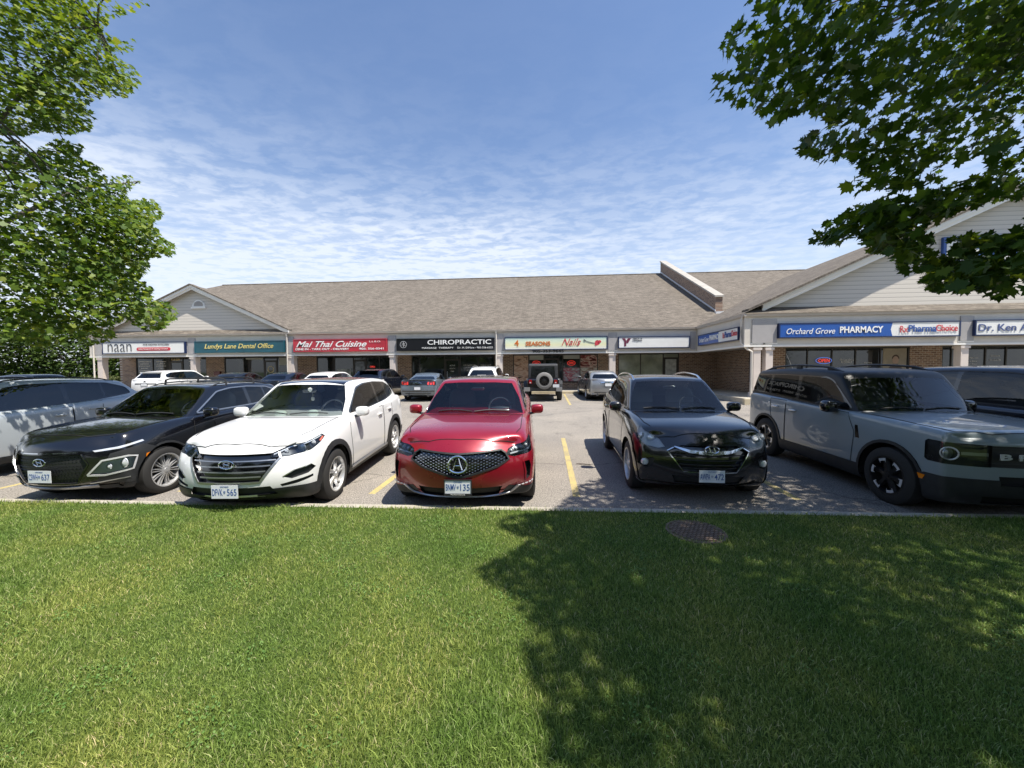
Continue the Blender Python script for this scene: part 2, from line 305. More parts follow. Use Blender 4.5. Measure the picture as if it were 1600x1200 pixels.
# rakes: fascia boards white
def rake(ax, az, bx, bz, y0, y1, th=.20, drop=.0):
    b = MB(); d = Vector((bx-ax, bz-az)).normalized(); n = Vector((-d.y, d.x)); n = n if n.y > 0 else -n
    b.prism([(ax,az+.03),(bx,bz+.03),(bx,bz-th),(ax,az-th)], 1, y0, y1); return b
for sgn in (1,-1):
    ax = WX if sgn == 1 else xr
    bpart('rake_board', trimw, rake(ax+sgn*.95, wz(WX+.95), WR, WRZ, WE+.27, WE+.33, .17))
    bpart('rake_board', trimw, rake(ax+sgn*.95, wz(WX+.95)-.20, WR, WRZ-.20, WE+.33, WE+.37, .13))
    bpart('rake_soffit', soffit, rake(ax+sgn*.95, wz(WX+.95)-.10, WR, WRZ-.10, WE+.37, GY-.003, .04))
    bpart('rake_shingles', shX, rake(ax+sgn*.3, wz(WX+.3)+.06, WR, WRZ+.06, WE+.20, WE+.8, .05))
# left gable
GXL, GXR, GXA, GZ0, GZA = -30.6, -16.6, -23.4, 4.42, 7.50
LY = 24.05
gy_end = vmeet_y(GZA)
b = MB(); b.poly([(GXR,23.7,GZ0-.02),(GXA,23.7,GZA+.02),(GXA,gy_end,GZA+.02),(GXR,vmeet_y(GZ0),GZ0-.02)]); bpart('gable_roof_slope', shX, b)
b = MB(); b.poly([(GXL-.3,23.7,GZ0-.12),(GXL-.3,26,GZ0-.12),(GXA,gy_end,GZA+.02),(GXA,23.7,GZA+.02)]); bpart('gable_roof_slope', shX, b)
b = MB(); b.poly([(-31,E0-.02,EZ-.10),(GXR-.3,E0-.02,EZ-.10),(GXR-.4,LY+.02,GZ0+.14),(-30.6,LY+.02,GZ0+.14)]); bpart('pent_roof', shY, b)
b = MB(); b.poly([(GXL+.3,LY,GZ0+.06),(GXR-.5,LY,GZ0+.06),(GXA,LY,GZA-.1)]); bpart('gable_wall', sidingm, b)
for ax in (GXL-.1, GXR):
    bpart('rake_board', trimw, rake(ax, GZ0, GXA, GZA, 23.66, 23.72, .16))
    bpart('rake_board', trimw, rake(ax, GZ0-.16, GXA, GZA-.18, 23.72, 23.76, .10))
    bpart('rake_soffit', soffit, rake(ax, GZ0-.05, GXA, GZA-.09, 23.76, LY-.004, .04))
    bpart('rake_shingles', shX, rake(ax, GZ0+.06, GXA, GZA+.06, 23.6, 24.0, .05))
# half-round vent
b = MB(); pts = [(-23.18+.46*math.cos(a), 6.12+.46*math.sin(a)) for a in [math.pi*k/14 for k in range(15)]]; b.prism(pts, 1, LY-.05, LY-.002)
v = bpart('gable_vent', trimw, b)
b = MB(); pts = [(-23.18+.33*math.cos(a), 6.16+.34*math.sin(a)) for a in [math.pi*k/14 for k in range(15)]]; b.prism(pts, 1, LY-.056, LY-.05)
for k in range(4): b.box(-23.18-.33,-23.18+.33,LY-.075,LY-.05,6.2+k*.07,6.215+k*.07)
bpart('louvre', panelg, b, parent=v)
b = MB(); b.box(-23.70,-22.66,LY-.09,LY-.002,6.0,6.12); bpart('vent_sill', trimw, b, parent=v)
# fire wall through the roof
FWX0, FWX1 = 11.05, 11.50
b = MB(); b.prism([(26.3,rz(26.3)-.1),(26.3,rz(26.3)+.98),(RY,RZ+1.12),(RY,RZ-.1)], 0, FWX0, FWX1); fwp = bpart('fire_wall', brickX, b)
b = MB(); b.prism([(26.22,rz(26.3)+.98),(26.22,rz(26.3)+1.10),(RY+.05,RZ+1.25),(RY+.05,RZ+1.12)], 0, FWX0-.06, FWX1+.06); bpart('coping', mat('coping_metal', (.40,.37,.32), .5, noise=(2,.15)), b, parent=fwp)
b = MB(); b.prism([(26.25,rz(26.3)+.06),(26.25,rz(26.3)+.16),(RY,RZ+.22),(RY,RZ+.10)], 0, FWX0-.025, FWX0-.003); b.box(FWX0-.05,FWX1+.05,26.05,26.30,rz(26.1)-.02,rz(26.3)+.03); bpart('flashing', mat('flashing_white', (.7,.72,.74), .4), b, parent=fwp)
# fascia / soffits / gutters
b = MB(); b.box(-30.9,WX+.12,23.6,23.8,2.84,4.12); bpart('fascia', trim, b)
b = MB(); b.box(-30.92,WX+.12,23.57,23.83,2.76,2.84); bpart('fascia_base_trim', trimw, b)
b = MB(); b.box(-30.9,-30.7,23.8,26.4,2.76,4.12); bpart('end_fascia', trim, b)
b = MB(); b.box(WX+.12,45,WE+.15,WE+.35,2.84,4.12); bpart('wing_fascia', trim, b)
b = MB(); b.box(WX+.12,WX+.32,WE+.35,23.8,2.84,4.12); bpart('wing_side_fascia', trim, b)
b = MB(); b.box(WX+.09,45,WE+.12,WE+.38,2.76,2.84); b.box(WX+.09,WX+.35,WE+.38,23.83,2.76,2.84); bpart('wing_fascia_trim', trimw, b)
b = MB(); b.box(-30.7,WX+.12,23.83,26.0,2.86,2.90); b.box(WX+.35,45,WE+.38,20.5,2.86,2.90); b.box(WX+.35,11.08,20.5,26,2.86,2.90); bpart('walkway_soffit', soffit, b)
gp = [(0,0),(0,.05),(.015,.13),(-.13,.13),(-.11,.06),(-.085,0)]
b = MB(); b.prism([(23.6+p[0],4.11+p[1]) for p in gp], 0, -31.05, WX+.0); b.prism([(WE+.15+p[0],4.11+p[1]) for p in gp], 0, WX-.02, 45); b.prism([(WX+.12+p[0],4.11+p[1]) for p in gp], 1, WE+.0, 23.6); bpart('gutter', gutterm, b)
b = MB(); b.box(-31.0,WX,E0-.02,E0+.15,EZ-.09,EZ-.075); bpart('drip_edge', trim, b)
# columns with grey fascia panels
def column(x, y=23.62, w=.36, pan=True, z0=.49):
    b = MB(); b.box(x-w/2,x+w/2,y,y+w,z0,2.76); b.box(x-w/2-.05,x+w/2+.05,y-.05,y+w+.05,z0,z0+.22); b.box(x-w/2-.04,x+w/2+.04,y-.04,y+w+.04,2.62,2.72)
    c = bpart('column', mat('column_board', (.62,.55,.50), .55, noise=(3,.06)), b)
    if pan: bb = MB(); bb.box(x-.26,x+.26,y-.065,y-.022,2.93,3.98); bpart('fascia_panel', panelg, bb); bb = MB(); bb.box(x-.30,x+.30,y-.045,y-.022,2.87,2.93); bpart('panel_sill', trimw, bb)
for x in (-30.2,-23.35,-16.45,-9.66,-2.83,4.02): column(x)
for x in (9.47,9.99): column(x, WE+.17, .30)
for x in (17.95,26.0,34.0): column(x, WE+.17, .30)
b = MB(); b.box(WX-.25,WX+.05,23.55,23.6,2.93,3.98); bpart('fascia_panel', panelg, b)
# downspouts
def spout(x, y, zt=4.12, zb=.55, path=None):
    b = MB(); b.tube(path or [(x,y-.05,zt),(x,y-.02,zt-.1),(x,y-.02,3.2),(x,y-.02,zb)], .045, 8); b.lathe([(0,0),(.06,0),(.06,.04),(0,.04)], (x,y-.08,zt-.02), 'y', 12); bpart('downspout', trim, b)
for x in (-30.5,-16.62,-3.02): spout(x, 23.53)
b = MB(); b.tube([(WX+.08,WE+.28,4.1),(WX+.02,WE+.28,3.9),(WX+.02,WE+.28,2.95),(WX+.28,WE+.20,2.66),(WX+.42,WE+.10,2.55),(WX+.42,WE+.10,.55)], .05, 8); bpart('downspout', trim, b)
# walls with openings
def wallY(segs, y, z0, z1, x0, x1, name='brick_wall', m=brickY):
    b = MB(); cur = x0
    for (a, c, sill, head) in segs:
        if a > cur: b.box(cur,a,y,y+.2,z0,z1)
        if sill > z0: b.box(a,c,y,y+.2,z0,sill)
        b.box(a,c,y,y+.2,head,z1); cur = c
    b.box(cur,x1,y,y+.2,z0,z1); return bpart(name, m, b)
mains = [(-30.3,-24.65,.6,2.84),(-23.25,-17.6,.6,2.84),(-16.2,-10.7,.6,2.84),(-9.27,-3.45,.6,2.84),(-2.2,3.48,.9,2.84),(4.8,8.7,.7,2.84)]
wallY(mains, 26.0, .49, 2.87, -31.4, 11.08)
wings = [(12.03,17.8,.75,2.84),(19.25,25.2,.6,2.84),(26.8,33,.6,2.84)]
wallY(wings, 20.5, .49, 2.87, 11.08, 44)
b = MB()
for (y0,y1,z0,z1) in ((20.7,20.95,.49,2.87),(22.0,26.0,.49,2.87),(20.95,22.0,.49,1.05),(20.95,22.0,2.84,2.87)): b.box(11.08,11.28,y0,y1,z0,z1)
bpart('side_brick_wall', brickX, b)
b = MB(); b.box(-31.6,-31.4,26,50,.3,4.2); bpart('end_wall', brickX, b)
b = MB(); b.box(-31.4,44,50,50.2,.3,4.2); bpart('rear_wall', brickY, b)
def front(name, x0, x1, z0, z1, y, mull, door=None, glass=glassm, doorglass=None):
    e = bpy.data.objects.new(name, None); COL.objects.link(e); e.parent = BLD; e.location = (0,-24,-.36)
    b = MB(); t = .055
    b.box(x0,x1,y+.02,y+.12,z1-.08,z1); b.box(x0,x0+t,y+.02,y+.12,z0,z1-.08); b.box(x1-t,x1,y+.02,y+.12,z0,z1-.08)
    for (a, c, zb, zt) in [(x0,x1,z0,z0+.07)] if not door else [(x0,door[0],z0,z0+.07),(door[1],x1,z0,z0+.07)]: b.box(a+t,c-t,y+.02,y+.12,zb,zt)
    for m_ in mull: b.box(m_-t/2,m_+t/2,y+.022,y+.118,z0+.07,z1-.08)
    b.build('frame', framem, e)
    ed = sorted([x0]+list(mull)+[x1])
    for a, c in zip(ed, ed[1:]):
        if door and abs(a-door[0]) < .06: continue
        g = MB(); g.box(a+t/2+.003,c-t/2-.003,y+.06,y+.07,z0+.073,z1-.083); g.build('pane', glass, e)
    if door:
        a, c = door; d = MB(); zt = 2.55
        for q in ((a,a+.12,.5,zt),(c-.12,c,.5,zt),(a+.12,c-.12,.5,.72),(a+.12,c-.12,zt-.12,zt)): d.box(q[0],q[1],y+.03,y+.10,q[2],q[3])
        dd = d.build('door', framem, e)
        g = MB(); g.box(a+.12,c-.12,y+.055,y+.065,.72,zt-.12); g.build('door_glass', doorglass or glass, dd)
        g = MB(); g.tube([(a+.2,y+.0,1.2),(a+.2,y-.02,1.25),(a+.2,y-.02,1.65),(a+.2,y+.0,1.7)], .012, 6); g.build('handle', flash, dd)
        g = MB(); g.box(a,c,y+.06,y+.07,zt+.003,z1-.083); g.build('transom', glass, e)
    return e
def lettering(e, lines, m, x, y, zt, w=1.0, h=.06, gap=.11, name='window_lettering'):
    for i, s in enumerate(lines):
        if s: text(s, name, m, e, (x, y, zt-i*gap), w=min(w, .5*h*len(s)*1.4), h=h, depth=.002)
wl = mat('window_vinyl', (.70,.70,.68), .6)
e1 = front('storefront', -30.3,-24.65,.6,2.84,26.0,[-28.95,-27.6,-26.55],door=(-27.6,-26.55))
b = MB()     # white blocks of window text on dark vinyl, top two thirds of each pane
for cx, w in ((-29.65,.95),(-28.3,.8),(-25.6,.95)):
    for r, ww in enumerate((1,.8,.95,.6,1,.75)): b.box(cx-w*ww/2,cx+w*ww/2,26.052,26.055,2.50-r*.16,2.50-r*.16+.035)
    b.box(cx-w*.6,cx+w*.6,26.052,26.055,1.38,1.52)
b.build('window_lettering', wl, e1)
text('naan', 'window_lettering', mat('gold_vinyl', (.6,.42,.12), .5), e1, (-27.1,26.04,2.66), w=.7, h=.13, depth=.002)
e2 = front('storefront', -23.25,-17.6,.6,2.84,26.0,[-21.75,-20.2,-19.2,-18.4],door=(-20.2,-19.2))
for q in ((-21.6,-20.3,2.62),(-19.05,-18.45,2.2)): b = MB(); b.box(q[0],q[1],26.05,26.055,q[2],2.74); b.build('blind', mat('blind', (.35,.36,.33), .7), e2)
b = MB(); b.lathe([(.20,0),(.25,0),(.25,.003),(.20,.003)], (-19.7,26.045,1.9), 'y', 20, True); b.tube([(-19.85,26.045,1.9),(-19.8,26.045,1.7),(-19.72,26.045,1.85),(-19.66,26.045,1.7),(-19.58,26.045,1.9)], .02, 5); b.build('tooth_emblem', mat('emblem_gold', (.45,.38,.2), .5), e2)
e3 = front('storefront', -16.2,-10.7,.6,2.84,26.0,[-14.9,-13.5,-12.55,-11.6],door=(-13.5,-12.55))
b = MB(); b.box(-14.7,-13.7,26.048,26.055,1.1,1.9); b.build('poster', mat('pale_poster', (.30,.33,.32), .4, noise=(2.5,.6)), e3)
red_n = mat('neon_red', (.5,.02,.02), .4, emit=((1,.06,.04),.55)); blue_n = mat('neon_blue', (.05,.1,.5), .4, emit=((.15,.3,1),.5))
text('OPEN', 'neon_lettering', red_n, e3, (-12.1,26.03,2.05), w=.35, h=.12, depth=.01)
e4 = front('storefront', -9.27,-3.45,.6,2.84,26.0,[-6.95,-5.85,-4.6],door=(-6.95,-5.85))
lettering(e4, ['ACTIVE','HEALTH','CARE'], wl, -6.4,26.04,2.1, .6, .09, .2)
lettering(e4, ['CHIROPRACTIC CARE','ACUPUNCTURE','ORTHOTICS'], wl, -5.2,26.045,2.12, 1.1, .07, .17)
lettering(e4, ['MASSAGE THERAPY','WELLNESS','REHABILITATION'], wl, -4.05,26.045,2.12, 1.0, .07, .17)
e5 = front('storefront', -2.2,3.48,.9,2.84,26.0,[-1.12,-.1,.9,1.15,2.3],door=(-.1,.9))
def postr(x0, x1, z0, z1, pal, seed):
    def bld(t, b):
        uv, s = pos_uv(t, (0,2)); v = N(t, 'ShaderNodeTexVoronoi', i_Scale=2.4); 
        mp = N(t, 'ShaderNodeMapping'); mp.inputs['Location'].default_value = (seed,seed*.3,0); mp.inputs['Rotation'].default_value = (0,0,.6); mp.inputs['Scale'].default_value = (1,2.2,1); t.links.new(uv, mp.inputs[0]); n = N(t, 'ShaderNodeTexNoise', i_Scale=1.9, i_Detail=2., i_Distortion=1.2); t.links.new(mp.outputs[0], n.inputs[0])
        t.links.new(ramp(t, [(.30+.4*i/(len(pal)-1), c) for i, c in enumerate(pal)], n.outputs[0]).outputs[0], b.inputs['Base Color'])
    b = MB(); b.box(x0,x1,26.05,26.055,z0,z1); b.build('poster', mat('poster_%d' % seed, pal[0], .25, build=bld), e5)
skin = [(.05,.03,.02),(.42,.25,.17),(.55,.40,.30),(.12,.06,.04)]
postr(-2.14,-1.17,1.0,2.75,skin,1); postr(1.2,2.27,1.0,1.9,[(.5,.5,.5),(.30,.30,.33),(.35,.05,.09),(.6,.6,.58)],2); postr(2.33,3.42,1.9,2.75,[(.03,.02,.02),(.28,.06,.06),(.6,.48,.42),(.1,.04,.03)],3); postr(2.33,3.42,1.0,1.88,[(.55,.55,.50),(.42,.38,.34),(.25,.14,.10),(.6,.6,.55)],4)
for q in ((-1.08,-.14,2.45),(1.2,2.27,2.5)): b = MB(); b.box(q[0],q[1],26.05,26.055,q[2],2.75); b.build('blind', mat('blind2', (.34,.36,.33), .7), e5)
for x in (-.62,1.72):
    b = MB(); pts = [(x+.26*math.cos(a), 26.02, 2.22+.15*math.sin(a)) for a in [2*math.pi*k/24 for k in range(25)]]; b.tube(pts, .011, 5); b.build('neon_ring', red_n, e5)
    text('OPEN', 'neon_lettering', red_n, e5, (x,26.02,2.22), w=.32, h=.10, depth=.01)
e6 = front('storefront', 4.8,8.7,.7,2.84,26.0,[6.25,7.7],door=(7.72,8.66),glass=glassp,doorglass=mat('posted_glass', (.42,.44,.43), .2, noise=(5,.3)))
w1 = front('storefront', 12.03,17.8,.75,2.84,20.5,[13.1,14.25,15.35,16.5])
w2 = front('storefront', 19.25,25.2,.6,2.84,20.5,[19.7,21.2,22.1,23.6])
front('storefront', 26.8,33,.6,2.84,20.5,[28.5,30,31.5])
b = MB(); pts = [(13.85+.37*math.cos(a), 20.5, 2.17+.155*math.sin(a)) for a in [2*math.pi*k/26 for k in range(27)]]; b.tube(pts, .010, 5); b.build('neon_ring', blue_n, w1)
text('OPEN', 'neon_lettering', red_n, w1, (13.86,20.5,2.17), w=.52, h=.17, depth=.01)
lettering(w1, ['Orchard Grove','PHARMACY'], wl, 14.95,20.545,2.2, .65, .09, .11)
lettering(w1, ['Pharmacist','Blood Pressure Checks','Vaccinations'], wl, 15.95,20.545,2.05, .85, .05, .16)
lettering(w2, ['Family Physician','Walk-in Clinic','Monday - Friday','9:00 - 5:00'], wl, 20.55,20.545,2.25, .95, .06, .15)
lettering(w2, ['Entrance','Dr. Ken Ab'], wl, 21.65,20.545,2.35, .7, .07, .2)
b = MB(); b.box(16.62,17.7,20.55,20.556,.9,2.75); b.build('poster', mat('brown_poster', (.25,.21,.15), .4, noise=(1.5,.25)), w1)
sk = mat('poster_skin', (.35,.24,.18), .5); hairm = mat('poster_hair', (.06,.035,.025), .7); clo = mat('poster_clothes', (.08,.07,.07), .7)
b = MB(); b.prism([(17.2+.14*math.cos(a), 2.17+.19*math.sin(a)) for a in [2*math.pi*k/20 for k in range(20)]], 1, 20.545,20.549); b.build('printed_face', sk, w1)
b = MB(); b.prism([(17.2+.17*math.cos(a), 2.24+.2*math.sin(a)*(1 if a < math.pi else .1)) for a in [2*math.pi*k/20 for k in range(20)]], 1, 20.5455,20.5485); b.build('printed_hair', hairm, w1)
b = MB(); b.prism([(16.75,1.3),(17.6,1.3),(17.5,1.8),(17.3,1.98),(17.08,1.98),(16.9,1.8)], 1, 20.546,20.5495); b.build('printed_clothes', clo, w1)
# side window of the wing
e = bpy.data.objects.new('side_window', None); COL.objects.link(e); e.parent = BLD; e.location = (0,-24,-.36)
b = MB()
for q in ((20.95,21.03,1.05,2.84),(21.92,22.0,1.05,2.84),(21.03,21.92,1.05,1.13),(21.03,21.92,2.76,2.84)): b.box(11.05,11.15,q[0],q[1],q[2],q[3])
b.build('frame', framem, e); b = MB(); b.box(11.09,11.10,21.03,21.92,1.13,2.76); b.build('pane', glassm, e)
# mail box + ledge lamp
mb = MB(); mb.box(-23.95,-23.5,25.85,25.995,1.5,1.75); mb.box(-23.97,-23.48,25.83,25.99,1.72,1.77); tag(mb.build('mailbox', mat('mailbox_red', (.12,.03,.03), .4), None), 'small dark red wall box on the brick pier left of the dental office window', 'mailbox')
# ------------------------------------------------------------------ signs
teal = mat('sign_teal', (.012,.085,.115), .35, noise=(1.4,.25)); signred = mat('sign_red', (.46,.035,.055), .35, noise=(1.4,.12)); navy = mat('sign_navy', (.012,.025,.085), .35)
blue = mat('sign_blue', (.018,.09,.36), .35); gold = mat('gold_letter', (.72,.60,.20), .45); redl = mat('red_letter', (.55,.04,.06), .45); dark = mat('dark_letter', (.02,.025,.04), .5); blul = mat('blue_letter', (.03,.09,.32), .45)
orange = mat('orange_letter', (.62,.16,.03), .45); blk = mat('sign_black', (.010,.010,.014), .3);
def sign(label, x0, x1, z0, z1, m, frame=navy, y=23.6, d=.17, ft=.045):
    e = empty('shop_sign', ((x0+x1)/2, y, z0), label=label, cat='sign', group='shop signs along the fascia')
    w = (x1-x0)/2; h = z1-z0
    b = MB(); b.box(-w,w,-d,0,0,ft); b.box(-w,w,-d,0,h-ft,h); b.box(-w,-w+ft,-d,0,ft,h-ft); b.box(w-ft,w,-d,0,ft,h-ft); b.build('cabinet', frame, e)
    b = MB(); b.box(-w+ft,w-ft,-d+.02,-.01,ft,h-ft); b.build('face', m, e); return e, w, h, -d+.02
def T(e, s, m, x, z, w, h, y, **k): return text(s, 'lettering', m, e, (x, y-.012, z), w=w, h=h, **k)
e,w,h,y = sign('white sign reading naan with a red pill, far left end', -29.75,-23.72,2.99,3.76,white)
T(e,'naan',dark,-1.72,.40,1.75,.50,y,bold=-.015); T(e,'THE INDIAN KITCHEN',dark,.95,.60,1.9,.085,y)
b = MB(); b.prism([(.75+sx*(1.12+.11*math.cos(a)), .30+.11*math.sin(a)) for sx, aa in ((1,range(-6,7)),(-1,range(6,-7,-1))) for a in [math.pi*k/12 for k in aa]], 1, y-.01, y); b.build('pill', redl, e)
T(e,'Indian Restaurant & Catering Company',whl,.75,.30,2.1,.10,y-.008)
e,w,h,y = sign('teal sign with gold italic lettering for the dental office', -23.03,-16.79,3.0,3.76,teal,frame=teal)
T(e,"Lundys Lane Dental Office",gold,.0,.38,4.8,.40,y,shear=.3,bold=.01)
e,w,h,y = sign('red sign with white script for the Thai restaurant', -16.15,-9.95,3.0,3.80,signred,frame=signred)
T(e,"Mai Thai Cuisine",whl,-.55,.49,4.7,.38,y,shear=.45,bold=.015); T(e,'DINE IN - TAKE OUT - DELIVERY',whl,-1.15,.17,3.6,.13,y,bold=.02); T(e,'905: 356-0341',whl,2.1,.17,1.6,.13,y,bold=.02); T(e,'L.L.B.O.',whl,2.35,.62,.75,.10,y)
e,w,h,y = sign('black sign with white capitals for the chiropractor', -9.30,-3.14,3.0,3.77,blk,frame=blk)
T(e,'CHIROPRACTIC',whl,.9,.52,4.0,.29,y,bold=.012); T(e,'MASSAGE  THERAPY',whl,-.45,.17,2.0,.11,y); T(e,'Dr. M. DiMare - 905-356-6222',whl,1.9,.17,2.2,.11,y)
b = MB(); b.lathe([(.19,0),(.22,0),(.22,.004),(.19,.004)], (-2.65,y-.01,.4), 'y', 24, True); b.tube([(-2.65,y-.008,.24),(-2.65,y-.008,.56)], .022, 6)
for s_ in (-1,1): b.tube([(-2.65,y-.008,.50),(-2.65+s_*.1,y-.008,.47),(-2.65+s_*.06,y-.008,.38),(-2.65+s_*.12,y-.008,.32)], .012, 5)
b.build('emblem', mat('emblem_grey', (.42,.42,.42), .5), e)
cr = mat('sign_cream', (.80,.80,.62), .45)
def nailsf(t, b):
    uv, s = pos_uv(t, (0,2)); r = ramp(t, [(0,(.80,.80,.78)),(.35,(.82,.80,.50)),(.6,(.72,.80,.60)),(1,(.45,.62,.60))], math_(t, 'MULTIPLY', math_(t, 'SUBTRACT', s.outputs[2], 3.0), 1.25)); t.links.new(r.outputs[0], b.inputs['Base Color'])
e,w,h,y = sign('pale yellow and green sign of the nail salon with orange lettering', -2.50,3.69,2.99,3.78,mat('sign_pastel', (.8,.8,.6), .45, build=nailsf),frame=navy)
T(e,'4',orange,-2.35,.42,.26,.38,y,bold=.02); T(e,'SEASONS',orange,-1.05,.38,1.5,.26,y,bold=.03); T(e,'Nails',redl,.95,.45,1.15,.42,y,shear=.5)
b = MB(); b.tube([(1.75,y-.01,.55),(1.95,y-.01,.47),(2.15,y-.01,.42),(2.35,y-.01,.38)], .014, 5); b.tube([(1.7,y-.01,.6),(1.8,y-.01,.52)], .03, 5); b.build('rose_stem', dark, e)
b = MB(); b.lathe([(0,0),(.09,.008),(.14,.004),(.15,0)], (2.5,y-.01,.40), 'y', 9); b.lathe([(0,.0),(.07,-.008),(.09,0)], (2.64,y-.012,.46), 'y', 7); b.lathe([(0,.0),(.07,-.008),(.08,0)], (2.42,y-.012,.30), 'y', 7); b.build('rose', redl, e)
tl = empty('phone_number', (0.15,23.565,2.91), label='black phone number lettering under the nail salon sign', cat='lettering'); text('905-353-9645','digits',dark,tl,(0,-.012,0),w=1.9,h=.17,bold=.02,depth=.012)
e,w,h,y = sign('plain white sign with a small dark Y emblem in the inner corner', 4.33,8.45,3.03,3.72,white)
b = MB(); b.prism([(-1.85,.60),(-1.68,.60),(-1.60,.46),(-1.60,.12),(-1.72,.12),(-1.72,.40)], 1, y-.01, y); b.prism([(-1.59,.46),(-1.50,.60),(-1.33,.60),(-1.5,.30),(-1.59,.30)], 1, y-.01, y); b.build('emblem', mat('maroon', (.14,.02,.05), .5), e)
T(e,'YMCA of',dark,-.95,.56,.55,.07,y,bold=.02); T(e,'Niagara',dark,-.95,.45,.55,.08,y,bold=.02)
def pharm(e, w, h, y):
    b = MB(); b.prism([(-w+.05,.05),(.5*w-.85,.05),(.5*w-.92,h/2),(.5*w-.85,h-.05),(-w+.05,h-.05)], 1, y-.006, y); b.build('blue_field', blue, e)
    q = w/3.65
    T(e,'Orchard Grove',whl,-2.35*q,.30,2.0*q,.25,y-.006,shear=.3); T(e,'PHARMACY',whl,-.28*q,.34,1.75*q,.28,y-.006,bold=.025)
    T(e,'Rx',redl,1.42*q,.33,.30*q,.28,y-.006); T(e,'Pharma',blul,2.15*q,.35,1.1*q,.30,y-.006,bold=.02); T(e,'Choice',redl,3.1*q,.36,.85*q,.27,y-.006,bold=.01)
e,w,h,y = sign('long blue and white pharmacy sign above the pharmacy window facing the lot', 10.28,17.58,3.12,3.78,white,y=WE+.15); pharm(e, w, h, y)
e,w,h,y = sign('blue and white pharmacy sign on the inner side return of the wing', 10,14.6,3.09,3.70,white,y=0); pharm(e, w, h, y); e.location = (WX+.12,20.70,3.09); e.rotation_euler = (0,0,R(-90))
e,w,h,y = sign('white sign with blue lettering naming Dr. Ken', 18.14,25.4,3.13,3.80,white,y=WE+.15)
T(e,'Dr. Ken Ab',mat('slate_letter', (.07,.10,.24), .45),-2.45,.34,2.1,.30,y,bold=.01)
ge = empty('gable_sign', (19.3,GY,6.35), label='blue framed white sign on the big gable siding behind the leaves', cat='sign')
b = MB(); b.box(-1.9,1.9,-.12,0,0,1.15); b.build('cabinet', blul, ge); b = MB(); b.box(-1.78,1.78,-.13,-.115,.12,1.03); b.build('face', white, ge)
text('R', 'lettering', blul, ge, (-1.2,-.14,.52), w=.5, h=.6, bold=.03); b = MB(); b.box(-.6,1.5,-.14,-.13,.3,.42); b.box(-.6,1.5,-.14,-.13,.6,.74); b.build('stripes', blul, ge)
# ================================================================== cars
def glassmat(name, tintc, mixmin=.06, rough=.0):
    m = bpy.data.materials.new(name); m.use_nodes = True; t = m.node_tree; t.nodes.clear()
    tr = N(t, 'ShaderNodeBsdfTransparent'); tr.inputs[0].default_value = (*tintc,1)
    gl = N(t, 'ShaderNodeBsdfGlossy', i_Roughness=.015); gl.inputs[0].default_value = (1,1,1,1)
    fr = N(t, 'ShaderNodeFresnel', i_IOR=1.5); mxx = N(t, 'ShaderNodeMixShader'); ou = N(t, 'ShaderNodeOutputMaterial')
    f = math_(t, 'MAXIMUM', fr.outputs[0], mixmin); t.links.new(f, mxx.inputs[0]); t.links.new(tr.outputs[0], mxx.inputs[1]); t.links.new(gl.outputs[0], mxx.inputs[2]); t.links.new(mxx.outputs[0], ou.inputs[0]); return m
G_WS = glassmat('windshield_glass', (.72,.78,.78), .07); G_TINT = glassmat('tinted_glass', (.06,.065,.07), .08); G_SIDE = glassmat('side_glass', (.5,.54,.54), .06); G_LENS = glassmat('lens_glass', (.85,.88,.9), .05)
def paint(name, c, metal=0., rough=.35, flake=0):
    def bld(t, b):
        b.inputs['Coat Weight'].default_value = 1; b.inputs['Coat Roughness'].default_value = .02
        g = N(t, 'ShaderNodeTexCoord'); n = N(t, 'ShaderNodeTexNoise', i_Scale=2.2, i_Detail=5.); t.links.new(g.outputs['Object'], n.inputs[0])
        r = ramp(t, [(.35,rough*.8),(.7,min(1,rough*1.35))], n.outputs[0]); t.links.new(r.outputs[0], b.inputs['Roughness'])
        sp = N(t, 'ShaderNodeSeparateXYZ'); t.links.new(g.outputs['Object'], sp.inputs[0])      # road dust thinly on the lower body
        d = ramp(t, [(.22,.28),(.62,.0)], sp.outputs[2]); mm = N(t, 'ShaderNodeMix', data_type='RGBA'); t.links.new(math_(t,'MULTIPLY',d.outputs[0],n.outputs[0]), mm.inputs[0]); mm.inputs[6].default_value = (*c,1); mm.inputs[7].default_value = (.28,.24,.20,1); t.links.new(mm.outputs[2], b.inputs['Base Color'])
    return mat(name, c, rough, metal, build=bld)
C_PL = mat('car_plastic', (.022,.023,.025), .55, noise=(8,.25)); C_GB = mat('gloss_black', (.006,.006,.007), .12, coat=1); C_CH = mat('chrome', (.72,.73,.75), .12, metal=1); C_SAT = mat('satin_silver', (.42,.43,.44), .35, metal=.9)
C_DK = mat('cavity_dark', (.004,.004,.005), .8); C_RUB = mat('tyre_rubber', (.022,.021,.020), .8, bump=(70,.3,.003)); C_AL = mat('alloy', (.60,.60,.60), .34, metal=.55); C_BR = mat('bright_trim', (.72,.72,.73), .3, metal=.35); C_RB = mat('roof_black', (.010,.010,.012), .38); C_ALD = mat('alloy_dark', (.045,.045,.05), .35, metal=.6); C_ALB = mat('alloy_black', (.012,.012,.013), .35)
C_RED = mat('tail_red', (.30,.008,.010), .12, coat=1); C_REDL = mat('tail_red_bright', (.75,.05,.04), .2, coat=1); C_AMB = mat('amber_lens', (.80,.22,.01), .2, coat=1); C_LW = mat('lamp_white', (.75,.77,.80), .1, metal=.3); C_SEAM = mat('seam_dark', (.006,.006,.006), .8)
